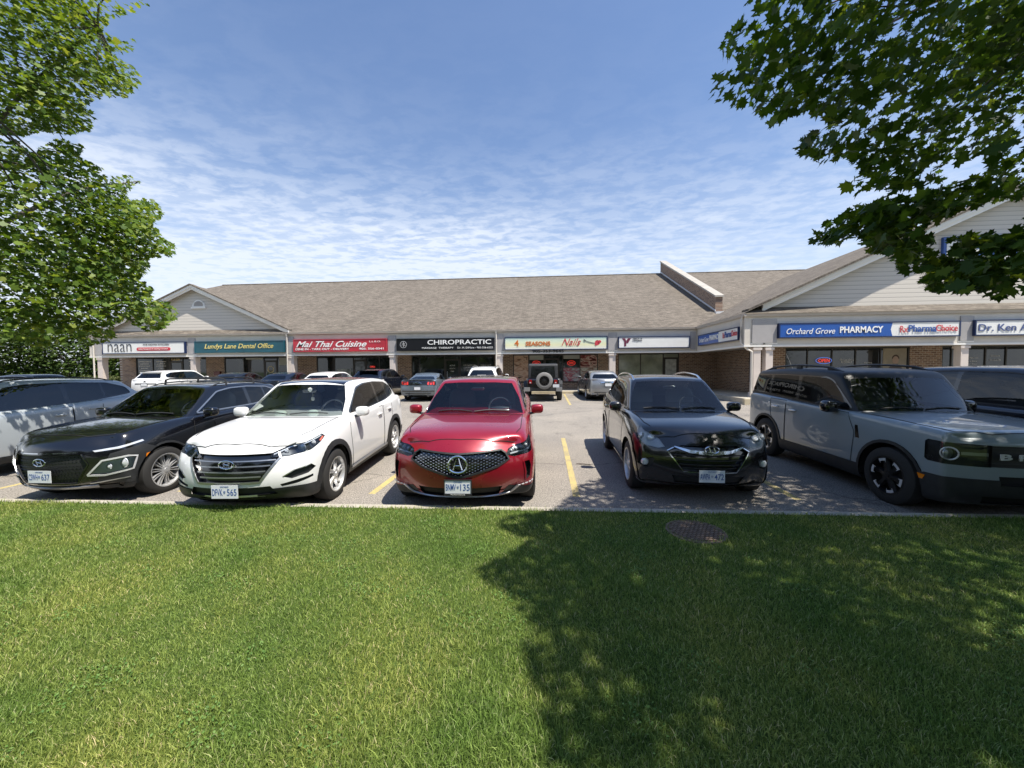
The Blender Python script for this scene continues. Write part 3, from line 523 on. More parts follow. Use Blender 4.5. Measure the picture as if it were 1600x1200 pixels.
C_INT = mat('interior_dark', (.035,.035,.038), .8); C_SEAT = mat('seat_fabric', (.10,.10,.105), .85); C_SEATL = mat('seat_grey', (.34,.33,.31), .85); C_PLATE = mat('plate_white', (.74,.76,.78), .4); C_PBLUE = mat('plate_blue', (.03,.09,.30), .5); C_HOUS = mat('lamp_housing', (.10,.105,.11), .25, metal=.7)
_q = .70710678     # projections: (u direction, v direction, outward direction)
AX = {k: tuple(Vector(w) for w in v) for k, v in {'F': ((0,1,0),(0,0,1),(-1,0,0)), 'R': ((0,1,0),(0,0,1),(1,0,0)), 'L': ((1,0,0),(0,0,1),(0,1,0)), 'Q': ((1,0,0),(0,0,1),(0,-1,0)), 'T': ((1,0,0),(0,1,0),(0,0,1)),
      'D': ((_q,_q,0),(0,0,1),(-_q,_q,0)), 'E': ((_q,-_q,0),(0,0,1),(-_q,-_q,0)), 'G': ((-_q,_q,0),(0,0,1),(_q,_q,0)), 'H': ((-_q,-_q,0),(0,0,1),(_q,-_q,0))}.items()}
PAIR = {'S': ('L','Q'), 'DD': ('D','E'), 'GG': ('G','H')}
def inpoly(u, v, P):
    c = False; n = len(P); j = n-1
    for i in range(n):
        if (P[i][1] > v) != (P[j][1] > v) and u < (P[j][0]-P[i][0])*(v-P[i][1])/(P[j][1]-P[i][1])+P[i][0]: c = not c
        j = i
    return c
def rnd(P, r, n=3):
    out = []
    for i in range(len(P)):
        p = Vector(P[i]); a = Vector(P[i-1])-p; b = Vector(P[(i+1)%len(P)])-p; ra = min(r, a.length*.45); rb = min(r, b.length*.45); A = p+a.normalized()*ra; B = p+b.normalized()*rb
        for k in range(n+1): t = k/n; q = A*(1-t)**2+p*2*t*(1-t)+B*t*t; out.append((q.x,q.y))
    return out
def circ(cx, cz, r, n=24, zc=None):
    return [(cx+r*math.cos(2*math.pi*k/n), cz+r*math.sin(2*math.pi*k/n)) for k in range(n)]
def clipx(P, a, b, sl=0):       # keep a < u - sl*(v-1.2) < b
    for lim, sg in ((a,1),(b,-1)):
        out = []; f = lambda p: sg*(p[0]-sl*(p[1]-1.2)-lim)
        for i in range(len(P)):
            p, q = P[i-1], P[i]; fp, fq = f(p), f(q)
            if fp*fq < 0: t = fp/(fp-fq); out.append((p[0]+t*(q[0]-p[0]), p[1]+t*(q[1]-p[1])))
            if fq >= 0: out.append(q)
        P = out
    return P
class Shell:
    def __init__(s, verts, faces, creases=(), levels=2):
        me = bpy.data.meshes.new('cage'); me.from_pydata(verts, [], faces); bm = bmesh.new(); bm.from_mesh(me); bmesh.ops.remove_doubles(bm, verts=bm.verts, dist=1e-5); bmesh.ops.recalc_face_normals(bm, faces=bm.faces)
        cl_ = bm.edges.layers.float.new('crease_edge')
        if creases:
            for e in bm.edges:
                for fn, c in creases:
                    if fn(e.verts[0].co, e.verts[1].co): e[cl_] = c
        bm.to_mesh(me); bm.free()
        o = bpy.data.objects.new('cage', me); COL.objects.link(o); md = o.modifiers.new('s', 'SUBSURF'); md.levels = levels; md.render_levels = levels
        ev = o.evaluated_get(bpy.context.evaluated_depsgraph_get()); m2 = bpy.data.meshes.new_from_object(ev); bpy.data.objects.remove(o); bpy.data.meshes.remove(me)
        s.bm = bmesh.new(); s.bm.from_mesh(m2); bpy.data.meshes.remove(m2); s.bm.normal_update(); s.bm.verts.ensure_lookup_table()
        s.V = [v.co.copy() for v in s.bm.verts]; s.NV = [v.normal.copy() for v in s.bm.verts]; s.F = [[v.index for v in f.verts] for f in s.bm.faces]
        s.bvh = BVHTree.FromPolygons(s.V, s.F); s.lay = s.bm.faces.layers.int.new('tag'); s.n = 0
    def norm(s, co):
        p, n, i, d = s.bvh.find_nearest(co)
        if i is None: return Vector((0,0,1))
        f = s.F[i]; ws = [1/(1e-6+(s.V[k]-p).length) for k in f]
        # inverse-bilinear is overkill on these small quads: inverse-distance squared weights
        ws = [w*w for w in ws]; q = Vector((0,0,0))
        for w, k in zip(ws, f): q += s.NV[k]*w
        return q.normalized()
    def knife(s, pr, P, nmin=.08, tag=None, only=None, cut=True):
        u, v, d = AX[pr]; s.n += 1; t = s.n if tag is None else tag
        us = [p[0] for p in P]; vs = [p[1] for p in P]; B = (min(us),max(us),min(vs),max(vs)); bm = s.bm
        def fb(f): a = [x.co.dot(u) for x in f.verts]; b = [x.co.dot(v) for x in f.verts]; return min(a),max(a),min(b),max(b)
        cand = []
        for f in bm.faces:
            if f.normal.dot(d) > nmin and (only is None or f[s.lay] in only):
                q = fb(f)
                if q[0] <= B[1] and q[1] >= B[0] and q[2] <= B[3] and q[3] >= B[2]: cand.append(f)
        for i in range(len(P)):
            a, b = P[i-1], P[i]; du, dv = b[0]-a[0], b[1]-a[1]; ln = math.hypot(du,dv)
            if ln < 1e-5: continue
            bb = (min(a[0],b[0])-1e-4,max(a[0],b[0])+1e-4,min(a[1],b[1])-1e-4,max(a[1],b[1])+1e-4); sel = []; rest = []
            for f in cand:
                q = fb(f); hit = q[0] <= bb[1] and q[1] >= bb[0] and q[2] <= bb[3] and q[3] >= bb[2]
                if hit:
                    ds = [(x.co.dot(u)-a[0])*(-dv/ln)+(x.co.dot(v)-a[1])*(du/ln) for x in f.verts]; hit = min(ds) < -1e-5 and max(ds) > 1e-5
                (sel if hit else rest).append(f)
            if not sel: continue
            no = u*(-dv/ln)+v*(du/ln); co = u*a[0]+v*a[1]
            geom = set(sel)
            for f in sel: geom.update(f.edges); geom.update(f.verts)
            r = bmesh.ops.bisect_plane(bm, geom=list(geom), dist=1e-5, plane_co=co, plane_no=no)
            cand = rest + [g for g in r['geom'] if isinstance(g, bmesh.types.BMFace)]
        bm.normal_update()
        for f in cand:
            if f.normal.dot(d) > nmin*.6:
                c = f.calc_center_median()
                if inpoly(c.dot(u), c.dot(v), P): f[s.lay] = t
        return t
    def faces(s, t): return [f for f in s.bm.faces if (f[s.lay] in t if isinstance(t,(set,list,tuple)) else f[s.lay] == t)]
    def extract(s, t, name, m, parent, off=0, depth=0, d=(1,0,0), walls=None, flat=False):
        fs = s.faces(t)
        if not fs: return None
        idx = {}; V = []; NN = []; F = []
        for f in fs:
            r = []
            for v in f.verts:
                if v not in idx:
                    n = s.norm(v.co); idx[v] = len(V); V.append(v.co+n*off+Vector(d)*depth); NN.append(n)
                r.append(idx[v])
            F.append(r)
        nv = len(V)
        if depth:
            cnt = {}
            for f in fs:
                vs = list(f.verts)
                for i in range(len(vs)):
                    k = (vs[i], vs[(i+1)%len(vs)]); cnt[k] = 1
            for (a, b) in list(cnt):
                if (b, a) not in cnt:
                    o = len(V); V += [a.co.copy(), b.co.copy(), b.co+s.norm(b.co)*off+Vector(d)*depth, a.co+s.norm(a.co)*off+Vector(d)*depth]; NN += [Vector((0,0,1))]*4; F.append([o,o+1,o+2,o+3])
        me = bpy.data.meshes.new(name); me.from_pydata(V, [], F); me.materials.append(m); me.polygons.foreach_set('use_smooth', [not flat]*len(F))
        if not depth and not flat: me.normals_split_custom_set_from_vertices([tuple(n) for n in NN])
        elif depth: me.set_sharp_from_angle(angle=R(30))
        o = bpy.data.objects.new(name, me); COL.objects.link(o); o.parent = parent; return o
    def hit(s, pr, a, b):
        u, v, d = AX[pr]
        p, n, i, ds = s.bvh.ray_cast(u*a+v*b+d*20, -d)
        if p is None: return None
        return p, s.norm(p)
    def ribbon(s, pr, pts, w, t=.006, off=0, mb=None, n=None, closed=False, seglen=.06, taper=None):
        mb = mb or MB(); P = list(pts)+([pts[0]] if closed else []); Q = []
        for a, b in zip(P, P[1:]):
            k = max(1, int(math.hypot(b[0]-a[0], b[1]-a[1])/seglen))
            for i in range(k): q = i/k; Q.append((a[0]+(b[0]-a[0])*q, a[1]+(b[1]-a[1])*q))
        Q.append(P[-1]); H = [s.hit(pr, *q) for q in Q]; H = [h for h in H if h]
        if len(H) < 2: return mb
        o = len(mb.v)
        for i, (p, nn) in enumerate(H):
            tg = (H[min(i+1,len(H)-1)][0]-H[max(i-1,0)][0]).normalized(); sd = tg.cross(nn).normalized()
            ww = w*(taper(i/(len(H)-1)) if taper else 1)/2
            for a, c in ((-ww,off),(ww,off),(ww,off+t),(-ww,off+t)): mb.v.append(tuple(p+sd*a+nn*c))
        for i in range(len(H)-1):
            for k in range(4): mb.f.append((o+i*4+k, o+i*4+(k+1)%4, o+i*4+4+(k+1)%4, o+i*4+4+k))
        mb.f += [(o+3,o+2,o+1,o), tuple(o+(len(H)-1)*4+k for k in range(4))]; return mb
def boxgrid(S_, lev, yf, zcap0, bow0, zcap1, bow1, bottom=True, top_crown=None):
    """S_: stations of dicts with x(k), w(k), z(k), crown"""
    K = len(lev); J = len(yf); I = len(S_); vid = {}; V = []
    def vert(i, j, k):
        if (i,j,k) in vid: return vid[i,j,k]
        st = S_[i]; f = yf[j]; w = st['w'][k]; y = w*f; x = st['x'][k]; z = st['z'][k]
        a = abs(f)
        if k == K-1: z += st['cr']*(1-a*a)
        bw = st['bow'][k] if isinstance(st['bow'],(list,tuple)) else st['bow']
        x += bw*a**2.3
        vid[i,j,k] = len(V); V.append((x,y,z)); return vid[i,j,k]
    F = []
    for k in range(K-1):
        for i in range(I-1):
            for j in (0, J-1): F.append((vert(i,j,k),vert(i+1,j,k),vert(i+1,j,k+1),vert(i,j,k+1)))
        for j in range(J-1):
            for i in (0, I-1): F.append((vert(i,j,k),vert(i,j+1,k),vert(i,j+1,k+1),vert(i,j,k+1)))
    for i in range(I-1):
        for j in range(J-1):
            F.append((vert(i,j,K-1),vert(i+1,j,K-1),vert(i+1,j+1,K-1),vert(i,j+1,K-1)))
            if bottom: F.append((vert(i,j,0),vert(i+1,j,0),vert(i+1,j+1,0),vert(i,j+1,0)))
    return V, F
YF = [-1,-.84,-.45,0,.45,.84,1]
def ip(tbl, x): return float(np.interp(x, [t[0] for t in tbl], [t[1] for t in tbl]))
def body_shell(c):
    L, hw = c['L'], c['W']/2; S_ = []; lv = c.get('lv', [0,.10,.38,.70,.90,1.0])
    for n, x in enumerate(c['xs']):
        zb = ip(c['bot'], x); zt = ip(c['top'], x); wm = ip(c['wm'], x)*hw; wt = ip(c['wt'], x)*hw
        ws = [wm*.93, wm*.985, wm, wm*.995, wm*.35+wt*.65+.01, wt]
        if n == 0: xx = c['nose']; bow = c.get('bow', .24)
        elif n == len(c['xs'])-1: xx = [L-q for q in c['tail']]; bow = -c.get('bowr', .16)
        else: xx = [x]*6; bow = [0]*6; bow = c.get('bow1', .05) if n == 1 else 0
        S_.append(dict(x=xx, w=ws, z=[zb+(zt-zb)*f for f in lv], cr=ip(c['crown'], x), bow=bow))
    V, F = boxgrid(S_, lv, YF, 0,0,0,0)
    return Shell(V, F, c.get('creases', ()), 2)
def green_shell(c):
    G = c['green']; S_ = []; I = len(G)
    for n, (xb, xt, zb, zt, wb, wt) in enumerate(G):
        lv = [0,.5,.9,1]; bl = .012
        x = [xb+(xt-xb)*f for f in lv]; w = [(wb+(wt-wb)*f)+(bl if 0 < f < 1 else 0)+(.012 if f == .9 else 0) for f in lv]; z = [zb+(zt-zb)*f for f in lv]; z[3] += .012
        bow = [.20,.13,.09,.08] if n == 0 else ([-.10,-.08,-.07,-.06] if n == I-1 else ([.05,.03,.02,.02] if n == 1 else 0)); 
        S_.append(dict(x=x, w=w, z=z, cr=c.get('gcr', .035), bow=bow))
    V, F = boxgrid(S_, [0,1,2,3], YF, 0,0,0,0, bottom=False)
    # creases along pillars and roof edge
    def key(v): return tuple(round(q, 3) for q in v)
    vv = {}
    front_set = set(); rear_set = set()
    hwid = {}
    def cr1(a, b):   # windscreen pillar edge
        return False
    x0 = [S_[0]['x'][k]+ (S_[0]['bow'][k]) for k in range(4)]; xr = [S_[-1]['x'][k]+S_[-1]['bow'][k] for k in range(4)]
    fp = [(x0[k], S_[0]['w'][k], S_[0]['z'][k]) for k in range(4)]; rp = [(xr[k], S_[-1]['w'][k], S_[-1]['z'][k]) for k in range(4)]
    def on(P, a): return any(abs(a.x-p[0])+abs(abs(a.y)-p[1])+abs(a.z-p[2]) < 2e-3 for p in P)
    return Shell(V, F, ((lambda a, b: on(fp, a) and on(fp, b) and a.y*b.y > 0, .55), (lambda a, b: on(rp, a) and on(rp, b) and a.y*b.y > 0, c.get('rcr', .5))), 2)
def sellip(mb, c, r, p=.5, seg=20, rings=12, rot=None):
    o = len(mb.v)
    def sp(v, e): return math.copysign(abs(v)**e, v)
    for i in range(rings+1):
        ph = -math.pi/2+math.pi*i/rings
        for k in range(seg):
            th = 2*math.pi*k/seg; v = Vector((sp(math.cos(ph),p)*sp(math.cos(th),p)*r[0], sp(math.cos(ph),p)*sp(math.sin(th),p)*r[1], sp(math.sin(ph),p)*r[2]))
            if rot: v = rot @ v
            mb.v.append((v.x+c[0], v.y+c[1], v.z+c[2]))
    for i in range(rings):
        for k in range(seg): mb.f.append((o+i*seg+k, o+i*seg+(k+1)%seg, o+(i+1)*seg+(k+1)%seg, o+(i+1)*seg+k))
    return mb
def wheel(root, x, y, r, side, st, steer=0, width=.225):
    """side=+1: outer face towards +y"""
    e = bpy.data.objects.new('wheel', None); COL.objects.link(e); e.parent = root; e.location = (x, y, r); e.rotation_euler = (0, 0, steer); e.empty_display_size = .1
    s = side; rr = st.get('rr', .66)*r; wd = width
    pr = [(rr,-wd),(rr+.02,-wd*1.0),(r*.93,-wd*.98),(r*.985,-wd*.90),(r,-wd*.75),(r,-wd*.25),(r*.985,-wd*.10),(r*.93,-.006),(rr+.035,.006),(rr+.008,.004),(rr,-.012)]
    tb = MB().lathe([(a, b*s) for a, b in pr], (0,0,0), 'y', 36)
    for gx in (.35,.5,.65): tb.lathe([(r*.996,-wd*(gx-.015)*s),(r+.0015,-wd*(gx)*s),(r*.996,-wd*(gx+.015)*s)], (0,0,0), 'y', 36)
    tb.build('tyre', C_RUB, e, True)
    m1 = st.get('m', C_AL); b = MB()
    b.lathe([(rr+.004,.004*s),(rr-.012,.002*s),(rr-.022,-.03*s),(rr-.03,-wd*.9*s)], (0,0,0), 'y', 36)
    n = st.get('n', 10); hub = .075; tw = st.get('twist', 0); face = -.03
    def spoke(a0, a1, w0, w1, r0=.055, r1=None, y0=-.012, y1=-.022, th=.03):
        r1 = r1 or rr-.012; o = len(b.v)
        for (rad, ang, ww, yy) in ((r0,a0,w0,y0),((r0+r1)/2,(a0+a1)/2,(w0+w1)/2,y0-.016),(r1,a1,w1,y1)):
            for sg, dy in ((-1,-th),(-.6,0),(.6,0),(1,-th)):
                ca, sa = math.cos(ang), math.sin(ang); tx, tz = -sa, ca
                b.v.append((rad*ca+tx*sg*ww/2, (yy+dy)*s, rad*sa+tz*sg*ww/2))
        for i in (0,1):
            for k in range(3): b.f.append((o+i*4+k, o+i*4+k+1, o+i*4+5+k, o+i*4+4+k))
    if st['style'] == 'split':
        for k in range(n):
            a = 2*math.pi*k/n; dd = st.get('sp', .16)
            spoke(a-.05, a-dd+tw, .034, .030); spoke(a+.05, a+dd+tw, .034, .030)
    elif st['style'] == 'plain':
        for k in range(n): a = 2*math.pi*k/n; spoke(a, a+tw, st.get('w0', .03), st.get('w1', .045))
    elif st['style'] == 'fine':
        for k in range(n): a = 2*math.pi*k/n; spoke(a, a+(.08 if k % 2 else -.08), .014, .018)
    elif st['style'] == 'pads':
        for k in range(6): a = 2*math.pi*k/6+.2; spoke(a, a, .07, .085)
    b.lathe([(0,-.004*s),(.03,-.004*s),(.033,-.012*s),(.062,-.014*s),(.07,-.05*s)], (0,0,0), 'y', 20)
    rim = b.build('rim', m1, e, True)
    b = MB(); b.lathe([(0,-.085*s),(rr*.62,-.085*s),(rr*.62,-.10*s),(rr-.03,-.12*s)], (0,0,0), 'y', 30); b.build('brake_disc', mat('brake_dark', (.05,.048,.045), .5, metal=.6), e, True)
    if st['style'] == 'pads':
        b = MB()
        for k in range(6):
            a = 2*math.pi*k/6+.2; w_ = .20
            for (r0, r1, aa, ab) in ((rr*.70,rr-.02,a-w_-.045,a-w_),(rr*.70,rr-.02,a+w_,a+w_+.045),(rr-.055,rr-.02,a-w_,a+w_)):
                o = len(b.v)
                for q in ((r0,aa),(r1,aa),(r1,(aa+ab)/2),(r1,ab),(r0,ab),(r0,(aa+ab)/2)): b.v.append((q[0]*math.cos(q[1]), .001*s, q[0]*math.sin(q[1])))
                b.f.append(tuple(range(o,o+6)))
        b.build('machined_pads', C_BR, e)
    return e
def hbadge(root, x, z, sx=.085, sz=.045, m=None, tilt=0):
    e = MB(); n = 26; pts = [(x, sx*math.cos(2*math.pi*k/n), z+sz*math.sin(2*math.pi*k/n)) for k in range(n+1)]; e.tube(pts, .008, 6)
    e.tube([(x,-.038,z-.030),(x,-.020,z+.030)], .008, 6); e.tube([(x,.020,z-.030),(x,.038,z+.030)], .008, 6); e.tube([(x,-.03,z-.006),(x,.03,z+.006)], .007, 6)
    return e.build('badge', m or C_CH, root, True)
def plate(root, x, z, txt, tilt=0, rear=False, y=0, frame=True, sub=None):
    e = bpy.data.objects.new('license_plate', None); COL.objects.link(e); e.parent = root; e.location = (x, y, z); e.rotation_euler = (0, tilt, R(180) if rear else 0); e.empty_display_size = .05
    b = MB(); b.box(-.006,0,-.155,.155,-.078,.078); b.build('plate', C_PLATE, e)
    if frame:
        b = MB()
        for q in ((-.165,.165,.078,.088),(-.165,.165,-.094 if not sub else -.10,-.078),(-.165,-.155,-.078,.078),(.155,.165,-.078,.078)): b.box(-.012,.002,*q)
        b.build('plate_frame', C_PL, e)
    if txt:
        rot = (R(90),0,R(-90))
        a, c = txt.split('*')
        if a: text(a, 'digits', C_PBLUE, e, (-.007,.083,-.004), rot, w=.120, h=.078, depth=.001, bold=.004)
        if c: text(c, 'digits', C_PBLUE, e, (-.007,-.085,-.004), rot, w=.112 if len(c) > 1 else .03, h=.078, depth=.001, bold=.004)
        text('ONTARIO', 'digits', C_PBLUE, e, (-.007,0,.060), rot, w=.10, h=.018, depth=.001); 
        b = MB(); b.tube([(-.008,-.008,-.012),(-.008,.008,-.012),(-.008,.010,.010),(-.008,.004,.0),(-.008,0,.014),(-.008,-.004,.0),(-.008,-.010,.010),(-.008,-.008,-.012)], .002, 4); b.build('crown_mark', C_PBLUE, e)
    if sub: text(sub, 'frame_lettering', whl, e, (-.013,0,-.089), (R(90),0,R(-90)), w=.17, h=.015, depth=.001)
    return e
def make_car(c, name, label, cat, loc, heading, group=None):
    """heading: rotation about z; the car's nose points to local -x"""
    root = empty(name, loc, heading, label=label, cat=cat, group=group or 'cars parked in the plaza lot')
    L, W_, tr = c['L'], c['W'], c['tr']; hw = W_/2; xf, xr = c['fa'], c['fa']+c['wb']
    pm = c['paint']; B = body_shell(c); G = green_shell(c); far = c.get('far', False)
    parts = []      # (shell, tag, name, mat, kwargs)
    # ---- doors, hood
    tdoors = []
    if c.get('doors'):
        for P in c['doors']:
            for pr in ('L','Q'): tdoors.append((B.knife(pr, P, .3), pr, P))
    thood = B.knife('T', c['hood'], .25) if c.get('hood') else None
    # ---- cladding
    clad = []
    if c.get('clad'):
        zc = c['clad']; ra = c.get('cladr', tr+.13)
        for pr in ('L','Q'):
            P = [(-.2,.05),(L+.2,.05),(L+.2,zc.get('r',.42)),(xr+ra,zc.get('r',.42)),(xr-ra*.8,zc['s']),(xf+ra*.8,zc['s']),(xf-ra,zc.get('f',.42)),(-.2,zc.get('f',.42))]
            t = B.knife(pr, P, .25); clad.append(t)
            for xa in (xf, xr): B.knife(pr, circ(xa, tr, ra, 28), .25, tag=t)
        for k, pr in (('F','F'),('R','R')):
            if zc.get(k): t = B.knife(pr, zc[k], .1); clad.append(t)
    ra = c.get('archr', tr+.055)
    # ---- car specific patches
    inst = []
    for q in c.get('patch', []):
        sh = G if q.get('on') == 'g' else B
        prs = PAIR.get(q['pr'], (q['pr'],))
        for pr in prs:
            vs = [q['poly']]
            if q.get('sym'): vs.append([(u,-v) for u, v in q['poly']] if pr == 'T' else [(-u,v) for u, v in q['poly']])
            tt = None
            for P in vs:
                t = sh.knife(pr, P, q.get('nmin', .08)); inst.append((sh, t, q, pr))
    # ---- wheel arches
    ra = c.get('archr', tr+.055)
    for pr in ('L','Q'):
        for xa in (xf, xr):
            P = [(xa-ra,-.2)]+[(xa+ra*math.cos(a), tr+ra*math.sin(a)) for a in [math.pi-math.pi*k/14 for k in range(15)]]+[(xa+ra,-.2)]
            B.knife(pr, P, .12, tag=9999)
    # ---- glass
    wp = c['ws']; ws = [(-wp[0],wp[1]),(wp[0],wp[1]),(wp[0]*.5+wp[2]*.5+.03,(wp[1]+wp[3])/2),(wp[2],wp[3]),(wp[2]*.5,wp[3]+.018),(-wp[2]*.5,wp[3]+.018),(-wp[2],wp[3]),(-(wp[0]*.5+wp[2]*.5+.03),(wp[1]+wp[3])/2)]
    t = G.knife('F', ws, .12); gl = [(G, t, 'windshield', c.get('wsm', G_WS))]
    rp = c['rw']; rw = rnd([(-rp[0],rp[1]),(rp[0],rp[1]),(rp[2],rp[3]),(-rp[2],rp[3])], .06); t = G.knife('R', rw, .12); gl.append((G, t, 'rear_window', G_TINT))
    sidegl = []
    for pr in ('L','Q'):
        gl.append((G, G.knife(pr, rnd(c['dlo'], .05), .25), 'pillar_trim', C_GB))
        for k, (a, b_) in enumerate(c['split']):
            P = rnd(clipx(c['dlo'], a, b_, c.get('bsl', 0)), c.get('drad', .05)); t = G.knife(pr, P, .25); sidegl.append((G, t, 'side_window', (G_SIDE if k == 0 and not c.get('alltint') else G_TINT)))
    gl += sidegl
    if c.get('roofglass'): P = c['roofglass']; t = G.knife('T', P, .3); gl.append((G, t, 'glass_roof' if c.get('pano') else 'sunroof', C_GB))
    # ---- extraction
    allt = {0}
    bodytags = {0}
    o = B.extract(bodytags, 'body', pm, root)
    for (t, pr, P) in tdoors:
        d = B.extract(t, 'door', pm, root)
        mb = B.ribbon(pr, P, .009, .002, .0018, closed=True, seglen=.08); mb.build('door_seam', C_SEAM, d)
        for (hx, hz) in c['handles']:
            if inpoly(hx, hz, P):
                h = B.hit(pr, hx, hz)
                if h: sg = AX[pr][2].y; b = MB(); sellip(b, (h[0].x, h[0].y+sg*.022, h[0].z), (.095,.014,.016), .6, 14, 8); b.box(h[0].x-.08,h[0].x-.06,h[0].y-.01,h[0].y+sg*.015,h[0].z-.01,h[0].z+.01); b.build('handle', c.get('hm', pm), d, True)
    if thood:
        d = B.extract(thood, 'hood', pm, root); B.ribbon('T', c['hood'], .009, .0025, .002, closed=True, seglen=.08).build('hood_seam', C_SEAM, d)
    if clad:
        B.extract(set(clad), 'cladding', c.get('cladm', C_PL), root, off=.012)
    roofm = c.get('roofm'); 
    if roofm:
        pass
    G.extract(0, 'cabin', roofm or pm, root)
    for sh, t, q, pr in inst:
        d = tuple(-AX[pr][2])
        if q.get('lens'):
            e = sh.extract(t, q['name'], q.get('m', C_HOUS), root, depth=q['lens'], d=d)
            if e:
                l = sh.extract(t, 'lens', G_LENS, e, off=.001)
                fs = sh.faces(t); cy = sum(f.calc_center_median().y for f in fs)/len(fs); sg = 1 if cy > 0 else -1
                b = MB()
                for (yy, zc_, rr) in q.get('bulbs', []):
                    h = sh.hit(pr, yy*(sg if pr in 'FR' else 1), zc_)
                    if h: p = h[0]+Vector(d)*(q['lens']*.55); b.lathe([(0,-.012),(rr*.6,-.006),(rr,.006),(rr*1.12,.002),(rr*1.2,.012)], (p.x,p.y,p.z), 'x', 18)
                if b.v: b.build('lamp_unit', q.get('bm', C_LW), e, True)
                for strip in q.get('strips', []):
                    mb = sh.ribbon(pr, [(a*(sg if pr in 'FR' else 1), b2) for a, b2 in strip[0]], strip[1], .006, -.010); 
                    if mb.v: mb.build('light_strip', strip[2], e)
        elif q.get('rec'):
            sh.extract(t, q['name'], q.get('m', C_DK), root, depth=q['rec'], d=d)
        else:
            sh.extract(t, q['name'], q['m'], root, off=q.get('off', .0015))
    for sh, t, nm, m in gl: sh.extract(t, nm, m, root)
    # window surround strip
    for pr in ('L','Q'):
        mb = G.ribbon(pr, rnd(c['dlo'], .05), .022, .004, .0, closed=True, seglen=.1); mb.build('window_trim', c.get('dlom', C_GB), root)
    # ---- wheel wells and underside
    b = MB()
    for xa in (xf, xr):
        for sg in (1,-1): b.lathe([(ra+.012, 0),(ra+.012,-.30),(0,-.30)], (xa, 0, tr), 'y', 26) if False else None
    for xa in (xf, xr):
        for sg in (1,-1):
            y0 = sg*(ip(c['wm'], xa)*hw-.035); y1 = sg*(hw-.42); o0 = len(b.v); K = 16
            for k in range(K+1):
                a = math.pi*1.06-math.pi*1.12*k/K; 
                for yy in (y0, y1): b.v.append((xa+(ra+.01)*math.cos(a), yy, tr+(ra+.01)*math.sin(a)))
            for k in range(K): b.f.append((o0+2*k, o0+2*k+1, o0+2*k+3, o0+2*k+2))
            b.f.append(tuple(o0+2*k+1 for k in range(K+1)))
    b.box(.5, L-.5, -hw*.75, hw*.75, .19, .24)
    b.build('underbody', C_DK, root)
    # ---- wheels
    st = c['wheel']
    for xa in (xf, xr):
        for sg in (1,-1): wheel(root, xa, sg*(ip(c['wm'], xa)*hw-.02), tr, sg, st, steer=(c.get('steer', 0) if xa == xf else 0))
    # ---- mirrors
    mx_, mz = c['mir']; 
    for sg in (1,-1):
        e = bpy.data.objects.new('mirror', None); COL.objects.link(e); e.parent = root; e.empty_display_size = .05
        b = MB(); my = sg*(hw+.045); sellip(b, (mx_, my, mz), (.080,.100,.075) if not c.get('bigm') else (.09,.11,.095), .62, 22, 14); b.build('mirror_cap', c.get('mirm', pm), e, True)
        b = MB(); b.tube([(mx_+.01, sg*(hw-.12), mz-.09),(mx_+.01, sg*(hw+.03), mz-.06)], [.035,.03], 8, .6); b.build('mirror_arm', C_PL, e, True)
        b = MB(); sellip(b, (mx_+.075, my, mz), (.014,.085,.055), .6, 16, 10); b.build('mirror_glass', C_GB, e, True)
    # ---- interior
    if not far:
        dz = c['ws'][1]-.05; cx = c['green'][0][0]
        b = MB(); b.box(cx+.25, L-.35, -hw*.80, hw*.80, dz-.35, dz-.13); b.build('cabin_floor', C_INT, root)
        b = MB(); sellip(b, (cx+.66,0,dz-.08), (.34,hw*.78,.10), .45, 24, 10); b.build('dashboard', C_INT, root, True)
        for sy in (-.37,.37):
            s1 = bpy.data.objects.new('front_seat', None); COL.objects.link(s1); s1.parent = root
            b = MB(); sx = c.get('seatx', cx+1.42); rt = Matrix.Rotation(R(14), 3, 'Y'); sellip(b, (sx,sy,dz+.0), (.10,.25,.36), .5, 18, 10, rt); b.build('backrest', c.get('seatm', C_SEAT), s1, True)
            b = MB(); sellip(b, (sx+.10,sy,dz+.43), (.055,.13,.10), .6, 14, 8, rt); b.build('headrest', c.get('seatm', C_SEAT), s1, True)
        s2 = bpy.data.objects.new('rear_seat', None); COL.objects.link(s2); s2.parent = root
        b = MB(); sx2 = sx+.95; sellip(b, (sx2,0,dz+.02), (.10,hw*.72,.28), .45, 18, 10, rt); 
        b.build('backrest', c.get('seatm', C_SEAT), s2, True)
        for sy in (-.42,.42): b = MB(); sellip(b, (sx2+.07,sy,dz+.34), (.05,.13,.08), .6, 12, 8); b.build('headrest', c.get('seatm', C_SEAT), s2, True)
        b = MB(); rt = Matrix.Rotation(R(-62), 3, 'Y'); n = 26; pts = []
        for k in range(n+1): a = 2*math.pi*k/n; v = rt @ Vector((.185*math.cos(a), .185*math.sin(a), 0)); pts.append((cx+.82+v.x, -.37+v.y, dz+.07+v.z))
        b.tube(pts, .016, 6); v = rt @ Vector((0,.17,0)); b.tube([(cx+.82,-.54,dz+.07),(cx+.80,-.37,dz+.06),(cx+.82,-.20,dz+.07)], [.012,.05,.012], 6); b.build('steering_wheel', c.get('swm', C_SAT if False else C_HOUS), root, True)
        h = G.hit('F', 0, c['ws'][3]-.06)
        if h: b = MB(); sellip(b, (h[0].x+.08,0,h[0].z-.03), (.02,.12,.03), .6, 14, 8); b.build('rear_view_mirror', C_GB, root, True)
